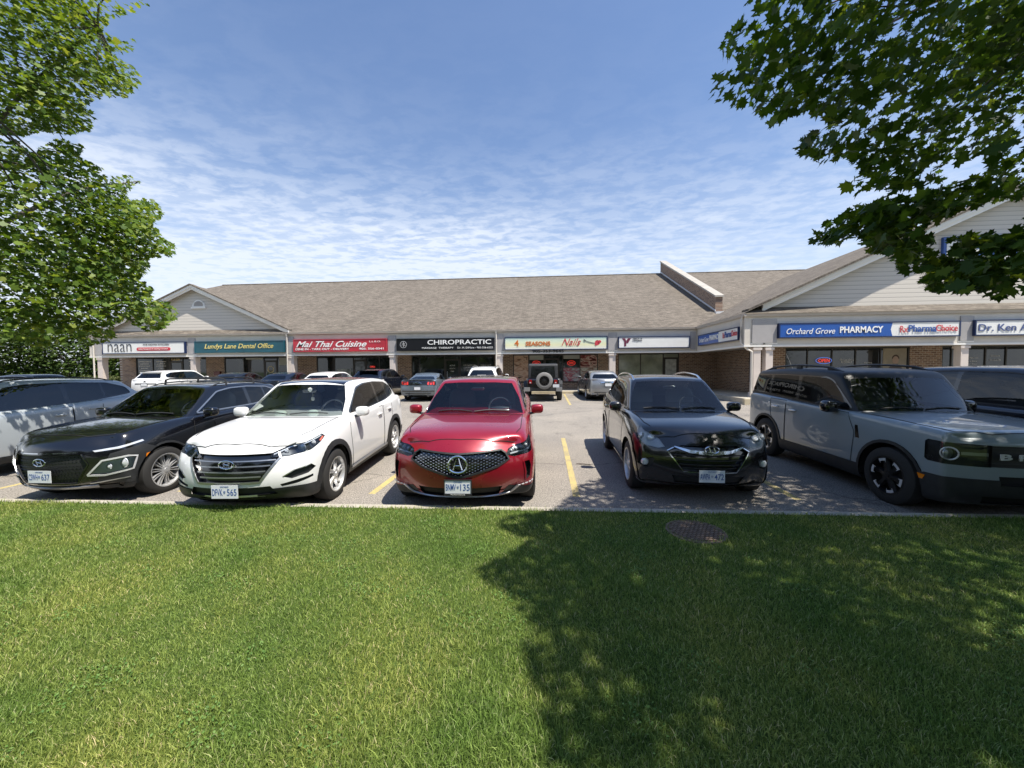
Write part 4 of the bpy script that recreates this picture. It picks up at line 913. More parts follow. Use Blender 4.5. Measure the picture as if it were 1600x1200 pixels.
    # ---- wipers
    if not far:
        b = MB()
        for (ya, yb) in ((.55,.02),(-.02,-.55)):
            p = [G.hit('F', ya+(yb-ya)*t_, c['ws'][1]+.03+.02*math.sin(t_*3.1)) for t_ in (0,.33,.66,1)]
            p = [q for q in p if q]
            if len(p) > 1: b.tube([tuple(q[0]+q[1]*.014) for q in p], .009, 5)
        if b.v: b.build('wiper', C_PL, root)
    # ---- rails
    if c.get('rails'):
        rl = c['rails']
        for sg in (1,-1):
            b = MB(); xs_ = np.linspace(rl['x'][0], rl['x'][1], 9); pts = []
            for i, x in enumerate(xs_):
                h = G.hit('T', x, sg*rl['y']); z = h[0].z if h else pts[-1][2]
                lift = rl['h']*(1-abs(i-4)/4.0)**0.35 if i not in (0,8) else -.01; pts.append((x, sg*rl['y'], z+lift))
            b.tube(pts, rl.get('r', .018), 8, .8)
            if rl.get('posts'):
                for i in (1,4,7): b.box(pts[i][0]-.06,pts[i][0]+.06,pts[i][1]-.015,pts[i][1]+.015,pts[i][2]-rl['h']-.01,pts[i][2])
            b.build('roof_rail', rl['m'], root, True)
    if c.get('crossbars'):
        for x in c['crossbars']:
            b = MB(); h = G.hit('T', x, 0); z = h[0].z+.075; b.tube([(x,-.60,z-.12),(x,-.58,z-.02),(x,-.5,z),(x,.5,z),(x,.58,z-.02),(x,.60,z-.12)], .02, 8, .7); b.build('crossbar', C_PL, root, True)
    if c.get('extra'): c['extra'](root, B, G, c)
    B.bm.free(); G.bm.free()
    return root
# ------------------------------------------------------------------ car kinds
def base(L, W, H, wb, fa, tr, hn, hc, br, cx, wx, rx, rb, tz=None, **k):
    hw = W/2; zt = H-.065; wb_ = hw*k.get('gb', .90); wt_ = hw*k.get('gt', .675); ra = fa+wb; tz = tz or br-.01
    c = dict(L=L, W=W, H=H, wb=wb, fa=fa, tr=tr)
    c['xs'] = [0,.30,.62,.95,1.35,1.9,2.6,ra-.35,ra+.05,L-.42,L-.16,L]
    c['top'] = [(0,hn),(.3,hn+.46*(hc-hn)),(.62,hn+.68*(hc-hn)),(cx+.1,hc),(cx+.7,hc+.012),(rb-.45,br),(L-.16,tz),(L,tz-.07)]
    c['bot'] = [(0,.27),(.3,.215),(1,.205),(ra,.215),(L-.2,.28),(L,.36)]
    c['wm'] = [(0,.80),(.30,.945),(.62,.985),(fa,1.0),(fa+.8,.975),(ra-.6,.98),(ra,1.0),(L-.4,.97),(L-.16,.93),(L,.84)]
    c['wt'] = [(0,.70),(.3,.80),(.62,.845),(cx,.89),(1.9,.925),(ra,.93),(L-.4,.90),(L-.16,.86),(L,.78)]
    c['crown'] = [(0,.03),(.3,.045),(.8,.05),(cx,.045),(cx+.7,.0),(L,.0)]
    c['nose'] = [.10,.03,0,.03,.08,.17]; c['tail'] = [.07,.01,0,.02,.05,.09]
    m = (wx+rx)/2
    c['green'] = [(cx-.05,wx,hc-.07,zt-.045,wb_*.94,wt_*.965),(cx+.26,wx+.16,hc-.05,zt-.015,wb_*.985,wt_*.985),(cx+.95,wx+.55,hc-.04,zt+.004,wb_,wt_),(m+.45,m+.25,hc-.02,zt,wb_,wt_),(rb-.65,rx-.42,br-.09,zt-.03,wb_*.99,wt_*.98),(rb-.18,rx-.08,br-.09,zt-.065,wb_*.955,wt_*.95),(rb+.02,rx,br-.08,zt-.085,wb_*.90,wt_*.92)]
    c['dlo'] = [(cx+.42,hc+.035),(wx+.20,zt-.10),(wx+.5,zt-.055),(m,zt-.048),(rx-.40,zt-.085),(rx-.06,zt-.19),(rb-.42,br+.055),(m,hc+.055)]
    c['split'] = [(0,m-.12),(m-.04,rx-.55),(rx-.51,9)]
    c['ws'] = (wb_*.90,hc+.012,wt_*.90,zt-.055); c['rw'] = (wb_*.78,br+.02,wt_*.80,zt-.13)
    c['hood'] = [(.215,0),(.25,-.40),(.36,-hw*.70),(.62,-hw*.78),(cx+.16,-hw*.80),(cx+.05,-hw*.6),(cx-.03,0),(cx+.05,hw*.6),(cx+.16,hw*.80),(.62,hw*.78),(.36,hw*.70),(.25,.40)]
    dm = m-.08
    c['doors'] = [rnd([(fa+tr+.22,.30),(dm,.30),(dm,1.3),(cx+.38,1.3),(fa+tr+.16,.85)], .05), rnd([(dm+.012,.30),(ra-tr-.20,.30),(ra-tr+.02,.62),(ra-.16,.85),(ra-.10,1.3),(dm+.012,1.3)], .06)]
    c['handles'] = [(dm-.20,hc-.13),(ra-.30,br-.20)]
    c['mir'] = (cx+.50, hc+.05); c.update({a: b for a, b in k.items()})
    return c
mirF = lambda P: P+[(-a,b) for a, b in reversed(P)]
def lights_rear(c, poly, m=None, pr='GG', **k): return dict(pr=pr, poly=poly, name='tail_light', m=m or C_RED, off=.006, **k)
# ---- white compact crossover (hexagonal slatted grille, dark roof glass)
p_white = paint('paint_white', (.78,.78,.77)); p_black = paint('paint_black', (.0035,.0035,.005), rough=.2); p_red = paint('paint_red', (.27,.005,.018), .25, .3); p_grey = paint('paint_bluegrey', (.235,.28,.305)); p_silver = paint('paint_silver_blue', (.43,.47,.50), .15, .3)
p_navy = paint('paint_navy', (.006,.008,.016), rough=.2); p_steel = paint('paint_steel', (.17,.21,.25), .5, .3); p_dark = paint('paint_charcoal', (.014,.017,.024), .3, .3); p_champ = paint('paint_silver', (.30,.31,.32), .6, .3)
c_wt = base(4.475,1.85,1.65,2.67,.90,.355, .86,1.085,1.20, 1.20,1.98,4.02,4.36, paint=p_white, roofglass=[(2.02,-.55),(2.02,.55),(3.75,.56),(3.75,-.56)], pano=True, hm=p_white, mirm=p_white,
  clad=dict(s=.33,f=.40,r=.45,F=[(-1.2,-.1),(1.2,-.1),(1.2,.38),(.70,.36),(.55,.30),(-.55,.30),(-.70,.36),(-1.2,.38)],R=[(-1.2,0),(1.2,0),(1.2,.5),(-1.2,.5)]), wheel=dict(style='split',n=5,sp=.20,rr=.67,m=C_AL,twist=.25), seatm=C_SEAT)
c_wt['patch'] = [dict(pr='F',poly=[(-.50,.815),(.50,.815),(.535,.76),(.36,.50),(-.36,.50),(-.535,.76)],name='grille',m=C_GB,rec=.05),
  dict(pr='F',poly=[(-.46,.435),(.46,.435),(.52,.335),(-.52,.335)],name='lower_grille',m=C_PL,rec=.03),
  dict(pr='DD',poly=[(.435,.765),(.46,.815),(.62,.87),(.86,.925),(1.06,.965),(1.10,.93),(1.01,.875),(.86,.815),(.62,.765)],name='headlight',lens=.045,nmin=.05,bulbs=[(.76,.845,.042),(.60,.815,.028),(.90,.88,.03)],strips=[([(.47,.80),(.66,.865),(.88,.915),(1.05,.95)],.014,C_LW)]),
  dict(pr='DD',poly=[(.52,.535),(.64,.60),(.84,.645),(.90,.60),(.80,.54),(.62,.50)],name='fog_light',m=C_PL,rec=.03),
  dict(pr='DD',poly=[(.50,.445),(.66,.475),(.86,.515),(.86,.485),(.68,.435),(.52,.415)],name='bumper_slot',m=C_PL,rec=.02),
  dict(pr='DD',poly=[(.985,.895),(1.045,.935),(1.075,.93),(1.015,.885)],name='side_marker',m=mat('amber_dull',(.55,.12,.06),.2,coat=1),off=.004,nmin=.05),
  lights_rear({},[(.62,1.02),(.95,1.06),(1.1,1.03),(1.0,.93),(.66,.92)])]
def ex_wt(root, B, G, c):
    b = MB()
    for z, w in ((.745,.50),(.682,.455),(.618,.41),(.556,.365)): B.ribbon('F', [(-w,z),(w,z)], .015, .014, -.030, b, seglen=.08)
    b.build('grille_slats', C_SAT, root)
    b = B.ribbon('F', [(-.505,.82),(-.54,.76),(-.362,.492),(.362,.492),(.54,.76),(.505,.82)], .024, .010, 0, seglen=.06); b.build('grille_surround', C_SAT, root)
    x = B.hit('F', 0, .70)[0].x; hbadge(root, x-.012, .712, .088, .048)
    x = B.hit('F', 0, .42)[0].x; plate(root, x-.03, .405, 'DFVK*565', frame=False)
    for q in ((.62,.60),): pass
    b = MB()
    for pr in ('D','E'): B.ribbon(pr, [(.53,.535),(.65,.597),(.83,.638)], .008, .006, .0, b)
    b.build('fog_trim', C_CH, root)
    b = MB()
    for pr in ('L','Q'): B.ribbon(pr, [(1.4,.315),(3.05,.335)], .035, .012, .012, b)
    b.build('sill_trim', C_SAT, root)
    b = MB(); h = G.hit('T', 4.0, 0); b.box(3.98,4.12,-.52,.52,h[0].z-.035,h[0].z-.005); b.build('spoiler', c['paint'], root)
    if root.name.startswith('white_crossover'):
        b = MB(); h = G.hit('F', -.05, 1.47); b.lathe([(0,0),(.035,0),(.035,.003),(0,.003)], (h[0].x+.01,-.05,1.47), 'x', 16); b.build('windshield_sticker', white, root)
        b = MB(); sellip(b, (1.60,.28,1.12), (.05,.09,.04), .8, 12, 8); sellip(b, (1.62,-.22,1.12), (.05,.08,.05), .8, 12, 8); b.build('dashboard_plush', mat('plush', (.5,.55,.5), .9), root, True)
        b = MB(); b.tube([(2.08,.02,1.47),(2.09,.02,1.33)], .003, 4); sellip(b, (2.09,.02,1.30), (.02,.03,.035), .8, 10, 6); b.build('hanging_charm', mat('charm', (.5,.5,.48), .7), root)
c_wt['extra'] = ex_wt
# ---- red crossover
c_rd = base(4.74,1.90,1.66,2.75,.95,.375, .88,1.09,1.19, 1.28,2.06,4.20,4.60, paint=p_red, roofglass=[(2.22,-.50),(2.20,.50),(2.95,.52),(2.95,-.52)], wheel=dict(style='split',n=5,rr=.70,m=C_ALD), nose=[.13,.05,.01,.0,.05,.15], bow=.27, dlom=C_CH,
  clad=dict(s=.27,f=.20,r=.36,F=[(-1.2,-.1),(1.2,-.1),(1.2,.30),(.8,.31),(.62,.33),(-.62,.33),(-.8,.31),(-1.2,.30)],R=[(-1.2,0),(1.2,0),(1.2,.42),(-1.2,.42)]), cladr=.40, cladm=p_red, seatm=C_SEAT)
c_rd['patch'] = [dict(pr='F',poly=[(-1.2,-.1),(1.2,-.1),(1.2,.33),(.78,.34),(.60,.385),(.46,.26),(-.46,.26),(-.60,.385),(-.78,.34),(-1.2,.33)],name='lower_bumper',m=C_PL,off=.003,nmin=.05),
  dict(pr='F',poly=[(0,.80),(.50,.825),(.555,.79),(.60,.715),(.46,.64),(.08,.535),(0,.525),(-.08,.535),(-.46,.64),(-.60,.715),(-.555,.79),(-.50,.825)],name='grille',m=C_GB,rec=.04),
  dict(pr='F',poly=[(-.52,.385),(.52,.385),(.46,.27),(-.46,.27)],name='lower_grille',m=C_DK,rec=.04),
  dict(pr='DD',poly=[(.53,.765),(.60,.825),(.80,.885),(1.02,.95),(1.05,.92),(.98,.845),(.94,.775),(.86,.76),(.64,.735)],name='headlight',lens=.04,nmin=.05,bulbs=[(.64,.80,.020),(.71,.815,.020),(.78,.83,.020),(.85,.845,.020)],bm=C_LW,strips=[([(.60,.775),(.74,.79),(.88,.81),(.95,.83)],.018,C_LW)]),
  dict(pr='DD',poly=[(.77,.66),(.85,.665),(.88,.60),(.86,.46),(.80,.42),(.80,.52)],name='air_curtain',m=C_DK,rec=.05,nmin=.05)]
def ex_rd(root, B, G, c):
    g = c['patch'][1]['poly']; b = MB(); r = random.Random(3)
    for i in range(-17,18):
        for j in range(0,10):
            y = i*.034; z = .535+j*.034+(.017 if i % 2 else 0)
            if inpoly(y, z, g) and inpoly(y*1.06, (z-.68)*1.1+.68, g) and math.hypot(y, (z-.685)) > .085:
                k = 1+.9*abs(y); tilt = math.copysign(.35, y)*(abs(y) > .05)
                h = B.hit('F', y, z)
                if h: x = h[0].x+.018; b.poly([(x,y-.011*k,z-.004*k*tilt*2),(x-.004,y,z+.006),(x,y+.011*k,z+.004*k*tilt*2),(x-.004,y,z-.006)])
    b.build('grille_studs', C_SAT, root)
    b = B.ribbon('F', g, .022, .012, -.004, closed=True, seglen=.05); b.build('grille_surround', C_PL, root)
    x = B.hit('F', 0, .69)[0].x-.015; b = MB(); n = 30; b.tube([(x, .112*math.cos(2*math.pi*k/n)*(1-.12*math.sin(2*math.pi*k/n)), .69+.100*math.sin(2*math.pi*k/n)) for k in range(n+1)], .012, 6)
    for s_ in (1,-1): b.tube([(x,s_*.012,.765),(x,s_*.028,.70),(x,s_*.052,.625)], [.011,.014,.018], 6, .6)
    b.tube([(x,-.03,.675),(x,.03,.675)], .007, 6); b.build('badge', C_CH, root, True)
    x = B.hit('F', 0, .42)[0].x; plate(root, x-.035, .42, 'BNMV*135', sub='Performance')
    b = B.ribbon('F', [(-.70,.37),(-.60,.29),(-.45,.265),(-.2,.245),(.2,.245),(.45,.265),(.60,.29),(.70,.37)], .030, .014, .014, seglen=.06); b.build('lip_trim', C_SAT, root)
    b = MB()
    for pr in ('D','E'):
        for k in range(5): B.ribbon(pr, [(.70+.045*k,.365+.008*k),(.73+.045*k,.37+.008*k)], .014, .008, .012, b)
    b.build('fog_light', C_LW, root)
    b = MB()
    for pr in ('D','E'): B.ribbon(pr, [(.755,.665),(.775,.56),(.79,.43)], .018, .008, .002, b)
    b.build('bumper_crease', p_red, root)
c_rd['extra'] = ex_rd
# ---- black crossover with chrome rails
c_bt = base(4.41,1.82,1.655,2.64,.87,.352, .88,1.09,1.19, 1.14,1.90,3.95,4.30, paint=p_black, wheel=dict(style='split',n=5,rr=.68,m=C_AL), rails=dict(x=(2.0,3.75),y=.57,h=.065,m=C_CH,r=.017), nose=[.13,.05,.01,.02,.07,.17], dlom=C_CH, hm=C_CH, bow=.27, seatm=C_SEATL,
  clad=dict(s=.25,f=.18,r=.3,F=[(-1.2,-.1),(1.2,-.1),(1.2,.26),(-1.2,.26)]), cladm=p_black)
c_bt['patch'] = [dict(pr='F',poly=[(-.50,.72),(-.34,.80),(.34,.80),(.50,.72),(.32,.475),(-.32,.475)],name='grille',m=C_GB,rec=.045),
  dict(pr='F',poly=[(-.45,.40),(.45,.40),(.40,.29),(-.40,.29)],name='lower_grille',m=C_PL,rec=.03),
  dict(pr='DD',poly=[(.52,.765),(.60,.83),(.74,.91),(.93,.985),(.97,.965),(.95,.89),(.86,.81),(.74,.755),(.60,.74)],name='headlight',lens=.03,m=mat('lamp_silver',(.70,.71,.72),.4),nmin=.05,bulbs=[(.72,.83,.055),(.84,.865,.04)],bm=C_LW),
  dict(pr='DD',poly=[(.62,.60),(.66,.61),(.82,.56),(.88,.50),(.72,.46),(.66,.50)],name='fog_recess',m=C_PL,rec=.035,nmin=.05)]
def ex_bt(root, B, G, c):
    b = MB()
    for z, w in ((.68,.46),(.62,.42),(.56,.375),(.515,.34)): B.ribbon('F', [(-w,z),(w,z)], .012, .012, -.03, b, seglen=.08)
    b.build('grille_slats', C_PL, root)
    b = B.ribbon('F', [(-.42,.775),(-.25,.73),(0,.712),(.25,.73),(.42,.775)], .045, .014, .004, seglen=.05, taper=lambda t: .25+.75*math.sin(math.pi*t)**.5); b.build('grille_bar', C_CH, root)
    b = B.ribbon('F', [(-.43,.765),(-.505,.72),(-.322,.47),(.322,.47),(.505,.72),(.43,.765)], .014, .010, 0, seglen=.05); b.build('grille_surround', C_CH, root)
    x = B.hit('F', 0, .75)[0].x; hbadge(root, x-.03, .765, .085, .047)
    x = B.hit('F', 0, .43)[0].x; plate(root, x-.03, .43, 'AWPA*472', frame=False)
    for sg in (1,-1):
        h = B.hit('D' if sg == 1 else 'E', .745, .53); b = MB(); b.lathe([(0,-.02),(.035,-.016),(.05,0),(.052,.02)], (h[0].x+.015,h[0].y,h[0].z), 'x', 18); b.build('fog_light', C_LW, root, True)
c_bt['extra'] = ex_bt
# ---- black small crossover: slit lamps, framed low headlights, grey cladding
c_kn = base(4.165,1.80,1.575,2.60,.83,.345, .90,1.06,1.14, 1.08,1.84,3.72,4.05, paint=p_black, wheel=dict(style='fine',n=20,rr=.70,m=C_AL), crossbars=(2.35,3.05), rails=dict(x=(2.0,3.55),y=.56,h=.04,m=C_PL,r=.014), nose=[.12,.05,.01,.0,.03,.11], hm=p_black, dlom=C_SAT, bow=.27,
  clad=dict(s=.34,f=.30,r=.62,R=[(-1.2,0),(1.2,0),(1.2,.6),(-1.2,.6)]), cladm=C_PL, cladr=.43, seatm=C_SEATL)
c_kn['patch'] = [dict(pr='F',poly=[(-.44,.74),(.44,.74),(.50,.60),(.36,.36),(-.36,.36),(-.50,.60)],name='grille',m=C_PL,rec=.035),
  dict(pr='DD',poly=[(.52,.36),(.66,.72),(.80,.76),(.98,.80),(1.3,.62),(1.3,.30),(.80,.30)],name='lamp_cladding',m=C_PL,off=.008,nmin=.02),
  dict(pr='DD',poly=rnd([(.46,.47),(.58,.625),(.82,.66),(.90,.645),(.86,.50),(.60,.455)],.03),name='headlight',lens=.022,m=mat('lamp_silver',(.70,.71,.72),.4),nmin=.05,bulbs=[(.77,.58,.062),(.63,.55,.040)],bm=C_LW),
  dict(pr='DD',poly=[(.50,.775),(.72,.80),(.97,.855),(.99,.835),(.74,.775),(.52,.755)],name='running_light',m=C_LW,off=.003,nmin=.05),
  dict(pr='DD',poly=[(1.00,.66),(1.06,.67),(1.04,.56),(.98,.55)],name='side_marker',m=C_AMB,off=.014,nmin=.02)]
def ex_kn(root, B, G, c):
    b = MB()
    for i in range(-12,13):
        for j in range(9):
            y = i*.036+(.018 if j % 2 else 0); z = .385+j*.040
            if inpoly(y, z, c['patch'][0]['poly']): h = B.hit('F', y, z); x = h[0].x+.025; b.poly([(x,y-.014,z),(x-.006,y,z+.006),(x,y+.014,z),(x-.006,y,z-.006)])
    b.build('grille_mesh', C_GB, root)
    b = B.ribbon('F', [(-.40,.765),(.40,.765)], .012, .008, .0); b.build('bonnet_trim', C_CH, root)
    b = B.ribbon('F', [(-.44,.74),(-.50,.60),(-.36,.355),(.36,.355),(.50,.60),(.44,.74)], .016, .01, .0); b.build('grille_surround', C_GB, root)
    b = MB()
    for pr in ('D','E'): B.ribbon(pr, [(.44,.46),(.58,.637),(.83,.672),(.915,.655),(.87,.49),(.60,.44),(.44,.455)], .022, .010, .004, b)
    b.build('headlight_frame', C_BR, root)
    b = MB()
    for pr in ('D','E'): B.ribbon(pr, [(.46,.345),(.60,.36),(.84,.385)], .012, .008, .010, b)
    B.ribbon('F', [(-.52,.30),(.52,.30)], .05, .014, .006, b); b.build('skid_trim', C_SAT, root)
    x = B.hit('F', 0, .66)[0].x; hbadge(root, x-.012, .655, .080, .045)
    x = B.hit('F', 0, .48)[0].x; plate(root, x-.03, .475, 'CSWH*637', frame=False)
c_kn['extra'] = ex_kn
# ---- boxy grey off-roader
c_br = base(4.39,1.89,1.79,2.67,.86,.372, 1.0,1.13,1.22, 1.30,1.84,4.20,4.40, gb=.915, gt=.80, paint=p_grey, roofm=C_RB, gcr=.02, rcr=.8, wheel=dict(style='pads',rr=.66,m=C_ALB), rails=dict(x=(1.98,4.0),y=.66,h=.06,m=C_PL,r=.022,posts=1), mirm=C_GB, hm=C_LW, bigm=1, nose=[.12,.04,.0,.0,.015,.07], bow=.15, bowr=.10,
  clad=dict(s=.42,f=.55,r=.55,F=[(-1.2,-.1),(1.2,-.1),(1.2,.555),(-1.2,.555)],R=[(-1.2,0),(1.2,0),(1.2,.55),(-1.2,.55)]), cladm=C_PL, cladr=.47, archr=.43, seatm=C_SEAT, swm=C_HOUS)
c_br['creases'] = ((lambda a, b: a.z > 1.0 and b.z > 1.0 and abs(a.y-b.y) < .05 and abs(a.y) > .66 and a.x < 1.3, .55), (lambda a, b: a.z > .93 and b.z > .93 and max(a.x, b.x) < .24 and abs(a.x-b.x) < .16 and abs(a.y-b.y) > .05, .55), (lambda a, b: abs(a.y) > .55 and abs(b.y) > .55 and abs(a.z-b.z) > .03 and max(a.x, b.x) < .42 and a.y*b.y > 0, .5)); c_br['lv'] = [0,.08,.36,.72,.96,1.0]; c_br['ws'] = (.78,1.15,.665,1.60); c_br['xs'] = [0,.16,.45,.95,1.35,1.9,2.6,3.2,3.6,4.05,4.27,4.39]; c_br['top'][1] = (.16,1.05); c_br['top'][2] = (.62,1.095); c_br['wm'][1] = (.16,.93)
c_br['wt'] = [(0,.78),(.16,.88),(.62,.90),(1.3,.92),(1.9,.93),(3.5,.94),(3.97,.92),(4.2,.90),(4.39,.84)]
c_br['hood'] = [(.13,0),(.15,-.45),(.25,-.74),(.62,-.80),(1.42,-.82),(1.33,-.55),(1.26,0),(1.33,.55),(1.42,.82),(.62,.80),(.25,.74),(.15,.45)]
c_br['dlo'] = [(1.58,1.165),(1.98,1.56),(2.12,1.615),(3.1,1.625),(4.12,1.60),(4.24,1.57),(4.24,1.27),(3.6,1.245),(2.9,1.20)]; c_br['drad'] = .05
c_br['split'] = [(0,2.70),(2.78,3.52),(3.58,9)]
c_br['patch'] = [dict(pr='F',poly=[(-.60,.935),(.60,.935),(.60,.70),(-.60,.70)],name='grille',m=C_PL,rec=.03),
  dict(pr='DD',poly=[(.42,.94),(.90,.955),(.925,.93),(.925,.73),(.90,.705),(.42,.695)],name='headlight',lens=.03,m=C_PL,nmin=.05,bulbs=[(.73,.825,.055)],bm=mat('lamp_ring',(.35,.37,.38),.25,metal=.5),strips=[([(.44,.835),(.64,.835)],.035,mat('lamp_ring',(.35,.37,.38),.25,metal=.5)),([(.44,.775),(.60,.775)],.015,C_HOUS)]),
  dict(pr='F',poly=[(-.45,.60),(.45,.60),(.43,.50),(-.43,.50)],name='bumper_grille',m=C_DK,rec=.03),
  dict(pr='F',poly=[(-.55,.36),(.55,.36),(.5,.27),(-.5,.27)],name='lower_grille',m=C_DK,rec=.03),
  dict(pr='DD',poly=[(.90,.525),(1.0,.535),(1.0,.475),(.92,.47)],name='side_marker',m=C_AMB,off=.018,nmin=.05),
  dict(pr='S',poly=[(1.30,.78),(1.35,.96),(1.40,.96),(1.37,.78)],name='fender_vent',m=C_GB,off=.002,nmin=.2)]
def ex_br(root, B, G, c):
    b = MB()
    for z in (.90,.735): B.ribbon('F', [(-.58,z),(.58,z)], .012, .008, -.02, b, seglen=.1)
    for pr in ('D','E'):
        h = B.hit(pr, .73, .825); p = h[0]+AX[pr][2]*(-.004); n = 22; U = AX[pr][0]
        b2 = MB(); b2.tube([tuple(p+U*  .070*math.cos(2*math.pi*k/n)+Vector((0,0,.070*math.sin(2*math.pi*k/n)))) for k in range(n+1)], .009, 6); b2.build('light_ring', C_BR, root, True)
    b.build('grille_bars', C_PL, root)
    for i, ch in enumerate('BRONCO'):
        y = .41-i*.164; h = B.hit('F', y, .82); text(ch, 'grille_lettering', mat('letter_silver', (.55,.56,.57), .35), root, (h[0].x-.006, y, .82), (R(90),0,R(-90)), w=.12, h=.066, depth=.012, bold=.03)
    x = B.hit('F', 0, .47)[0].x; plate(root, x-.04, .47, 'D*', frame=True)
    b = MB(); h = G.hit('T', 3.9, .2); b.tube([(3.9,.2,h[0].z),(4.12,.2,h[0].z+.32)], [.008,.004], 6); b.build('antenna', C_PL, root)
    b = MB(); b.tube([(1.0,.70,1.12),(.5,.70,1.06)], .0, 4) if False else None
c_br['extra'] = ex_br
# ---- silver-blue crossover seen from behind the stall
c_sv = base(4.72,1.88,1.66,2.70,.92,.36, .90,1.08,1.22, 1.20,1.95,4.15,4.58, paint=p_silver, wheel=dict(style='split',n=5,rr=.68), rails=dict(x=(2.0,3.95),y=.58,h=.045,m=C_PL,r=.016), alltint=True, hm=p_silver,
  clad=dict(s=.34,f=.40,r=.42,F=[(-1.2,0),(1.2,0),(1.2,.36),(-1.2,.36)],R=[(-1.2,0),(1.2,0),(1.2,.48),(-1.2,.48)]), wsm=G_WS)
c_sv['patch'] = [dict(pr='F',poly=[(-.5,.80),(.5,.80),(.4,.52),(-.4,.52)],name='grille',m=C_GB,rec=.03),
  dict(pr='DD',poly=[(.45,.80),(.70,.89),(1.0,.95),(1.0,.86),(.7,.78)],name='headlight',lens=.04,nmin=.05,bulbs=[(.75,.85,.04)]), lights_rear({},[(.60,.92),(.66,1.06),(.98,1.12),(1.14,1.08),(1.0,.96)])]
c_sv['extra'] = lambda root, B, G, c: hbadge(root, B.hit('F',0,.68)[0].x-.01, .68)
# ---- dark minivan
c_mv = base(5.05,1.98,1.80,3.02,1.0,.36, .92,1.12,1.16, 1.12,1.95,4.55,4.95, gb=.91, gt=.72, paint=p_navy, wheel=dict(style='plain',n=10,rr=.68,twist=.1), hm=C_CH, mirm=C_GB, bigm=1, dlom=C_PL, bow=.28)
c_mv['patch'] = [dict(pr='F',poly=[(-.5,.78),(.5,.78),(.55,.6),(.4,.35),(-.4,.35),(-.55,.6)],name='grille',m=C_GB,rec=.03), dict(pr='DD',poly=[(.45,.78),(.7,.86),(1.05,.94),(1.0,.84),(.7,.75)],name='headlight',lens=.04,nmin=.05,bulbs=[(.75,.82,.04)]), lights_rear({},[(.72,1.0),(.72,1.35),(.9,1.3),(.95,1.0)])]
c_mv['extra'] = lambda root, B, G, c: plate(root, B.hit('F',0,.45)[0].x-.03, .45, '')
# ---- far row, seen from the rear
def rear_kit(plate_z=.85, txt=''):
    def f(root, B, G, c):
        h = B.hit('R', 0, plate_z); plate(root, h[0].x+.012, plate_z, txt, rear=True)
        b = B.ribbon('R', [(-.62,.42),(.62,.42)], .03, .02, .004); b.build('bumper_trim', c.get('bt', C_PL), root)
        b = MB()
        for sg in (1,-1): b.lathe([(.035,-.06),(.035,0),(.045,0),(.045,-.06)], (B.hit('R',sg*.5,.40)[0].x+.02, sg*.5, .30), 'x', 12)
        b.build('exhaust_tip', C_SAT, root)
    return f
RC = dict(s=.30,f=.25,r=.42,R=[(-1.2,0),(1.2,0),(1.2,.50),(-1.2,.50)])
c_tg = base(4.70,1.84,1.60,2.79,.90,.35, .88,1.06,1.15, 1.20,1.95,4.22,4.58, paint=p_white, wheel=dict(style='split',n=5,rr=.68), clad=RC, far=True, tail=[.07,.01,0,.02,.05,.09])
c_tg['patch'] = [lights_rear({},[(.50,.985),(.52,1.06),(.95,1.06),(1.16,.98),(1.0,.90),(.62,.90)]), lights_rear({},[(-.1,.98),(-.1,1.05),(.1,1.05),(.1,.98)])][:1]
def ex_tg(root, B, G, c):
    rear_kit(.84)(root, B, G, c); b = MB(); x = B.hit('R',0,1.0)[0].x; b.lathe([(0,0),(.06,0),(.06,.012),(0,.012)], (x,0,.98), 'x', 18); b.build('badge', C_GB, root)
    B.ribbon('R', [(-.55,.88),(.55,.88)], .05, .004, .002).build('tailgate_recess', C_GB, root); b = MB(); h = G.hit('T', 4.1, 0); b.box(4.06,4.30,-.54,.54,h[0].z-.05,h[0].z-.02); b.build('spoiler', p_white, root)
c_tg['extra'] = ex_tg
c_rs = base(4.60,1.84,1.60,2.70,.90,.35, .88,1.08,1.17, 1.20,1.95,3.98,4.42, paint=p_navy, wheel=dict(style='plain',n=10,rr=.68), clad=RC, far=True)
c_rs['patch'] = [lights_rear({},[(.62,.98),(.66,1.06),(.95,1.08),(1.14,1.03),(1.0,.95)])]
def ex_rs(root, B, G, c):
    rear_kit(.82)(root, B, G, c); b = MB(); h = G.hit('T', 3.85, 0); b.box(3.82,4.12,-.52,.52,h[0].z-.03,h[0].z+.0); b.build('spoiler', c['paint'], root)
c_rs['extra'] = ex_rs
c_sd = base(4.85,1.84,1.44,2.80,.92,.335, .80,.98,1.04, 1.32,2.10,3.55,4.15, tz=1.05, paint=p_dark, wheel=dict(style='plain',n=9,rr=.68), far=True, gt=.66)
c_sd['patch'] = [lights_rear({},[(.70,.78),(.72,.93),(1.0,.95),(1.16,.90),(1.0,.78)])]
c_sd['extra'] = rear_kit(.72)
c_hb = base(4.40,1.80,1.46,2.68,.88,.335, .80,1.0,1.10, 1.20,2.0,3.75,4.20, paint=p_white, wheel=dict(style='split',n=5,rr=.68), far=True, clad=RC)
c_hb['patch'] = [lights_rear({},[(.60,.90),(.64,1.0),(.95,1.02),(1.12,.98),(1.0,.88)])]; c_hb['extra'] = rear_kit(.75)
c_mu = base(4.79,1.916,1.38,2.72,.95,.345, .80,.96,1.03, 1.55,2.25,3.35,4.28, tz=1.06, paint=p_steel, wheel=dict(style='split',n=5,rr=.72,m=C_ALD), far=True, gt=.62, gb=.86)
c_mu['patch'] = [dict(pr='R',poly=[(-.86,.985),(.86,.985),(.86,.80),(-.86,.80)],name='tail_panel',m=C_GB,off=.004,nmin=.1)]
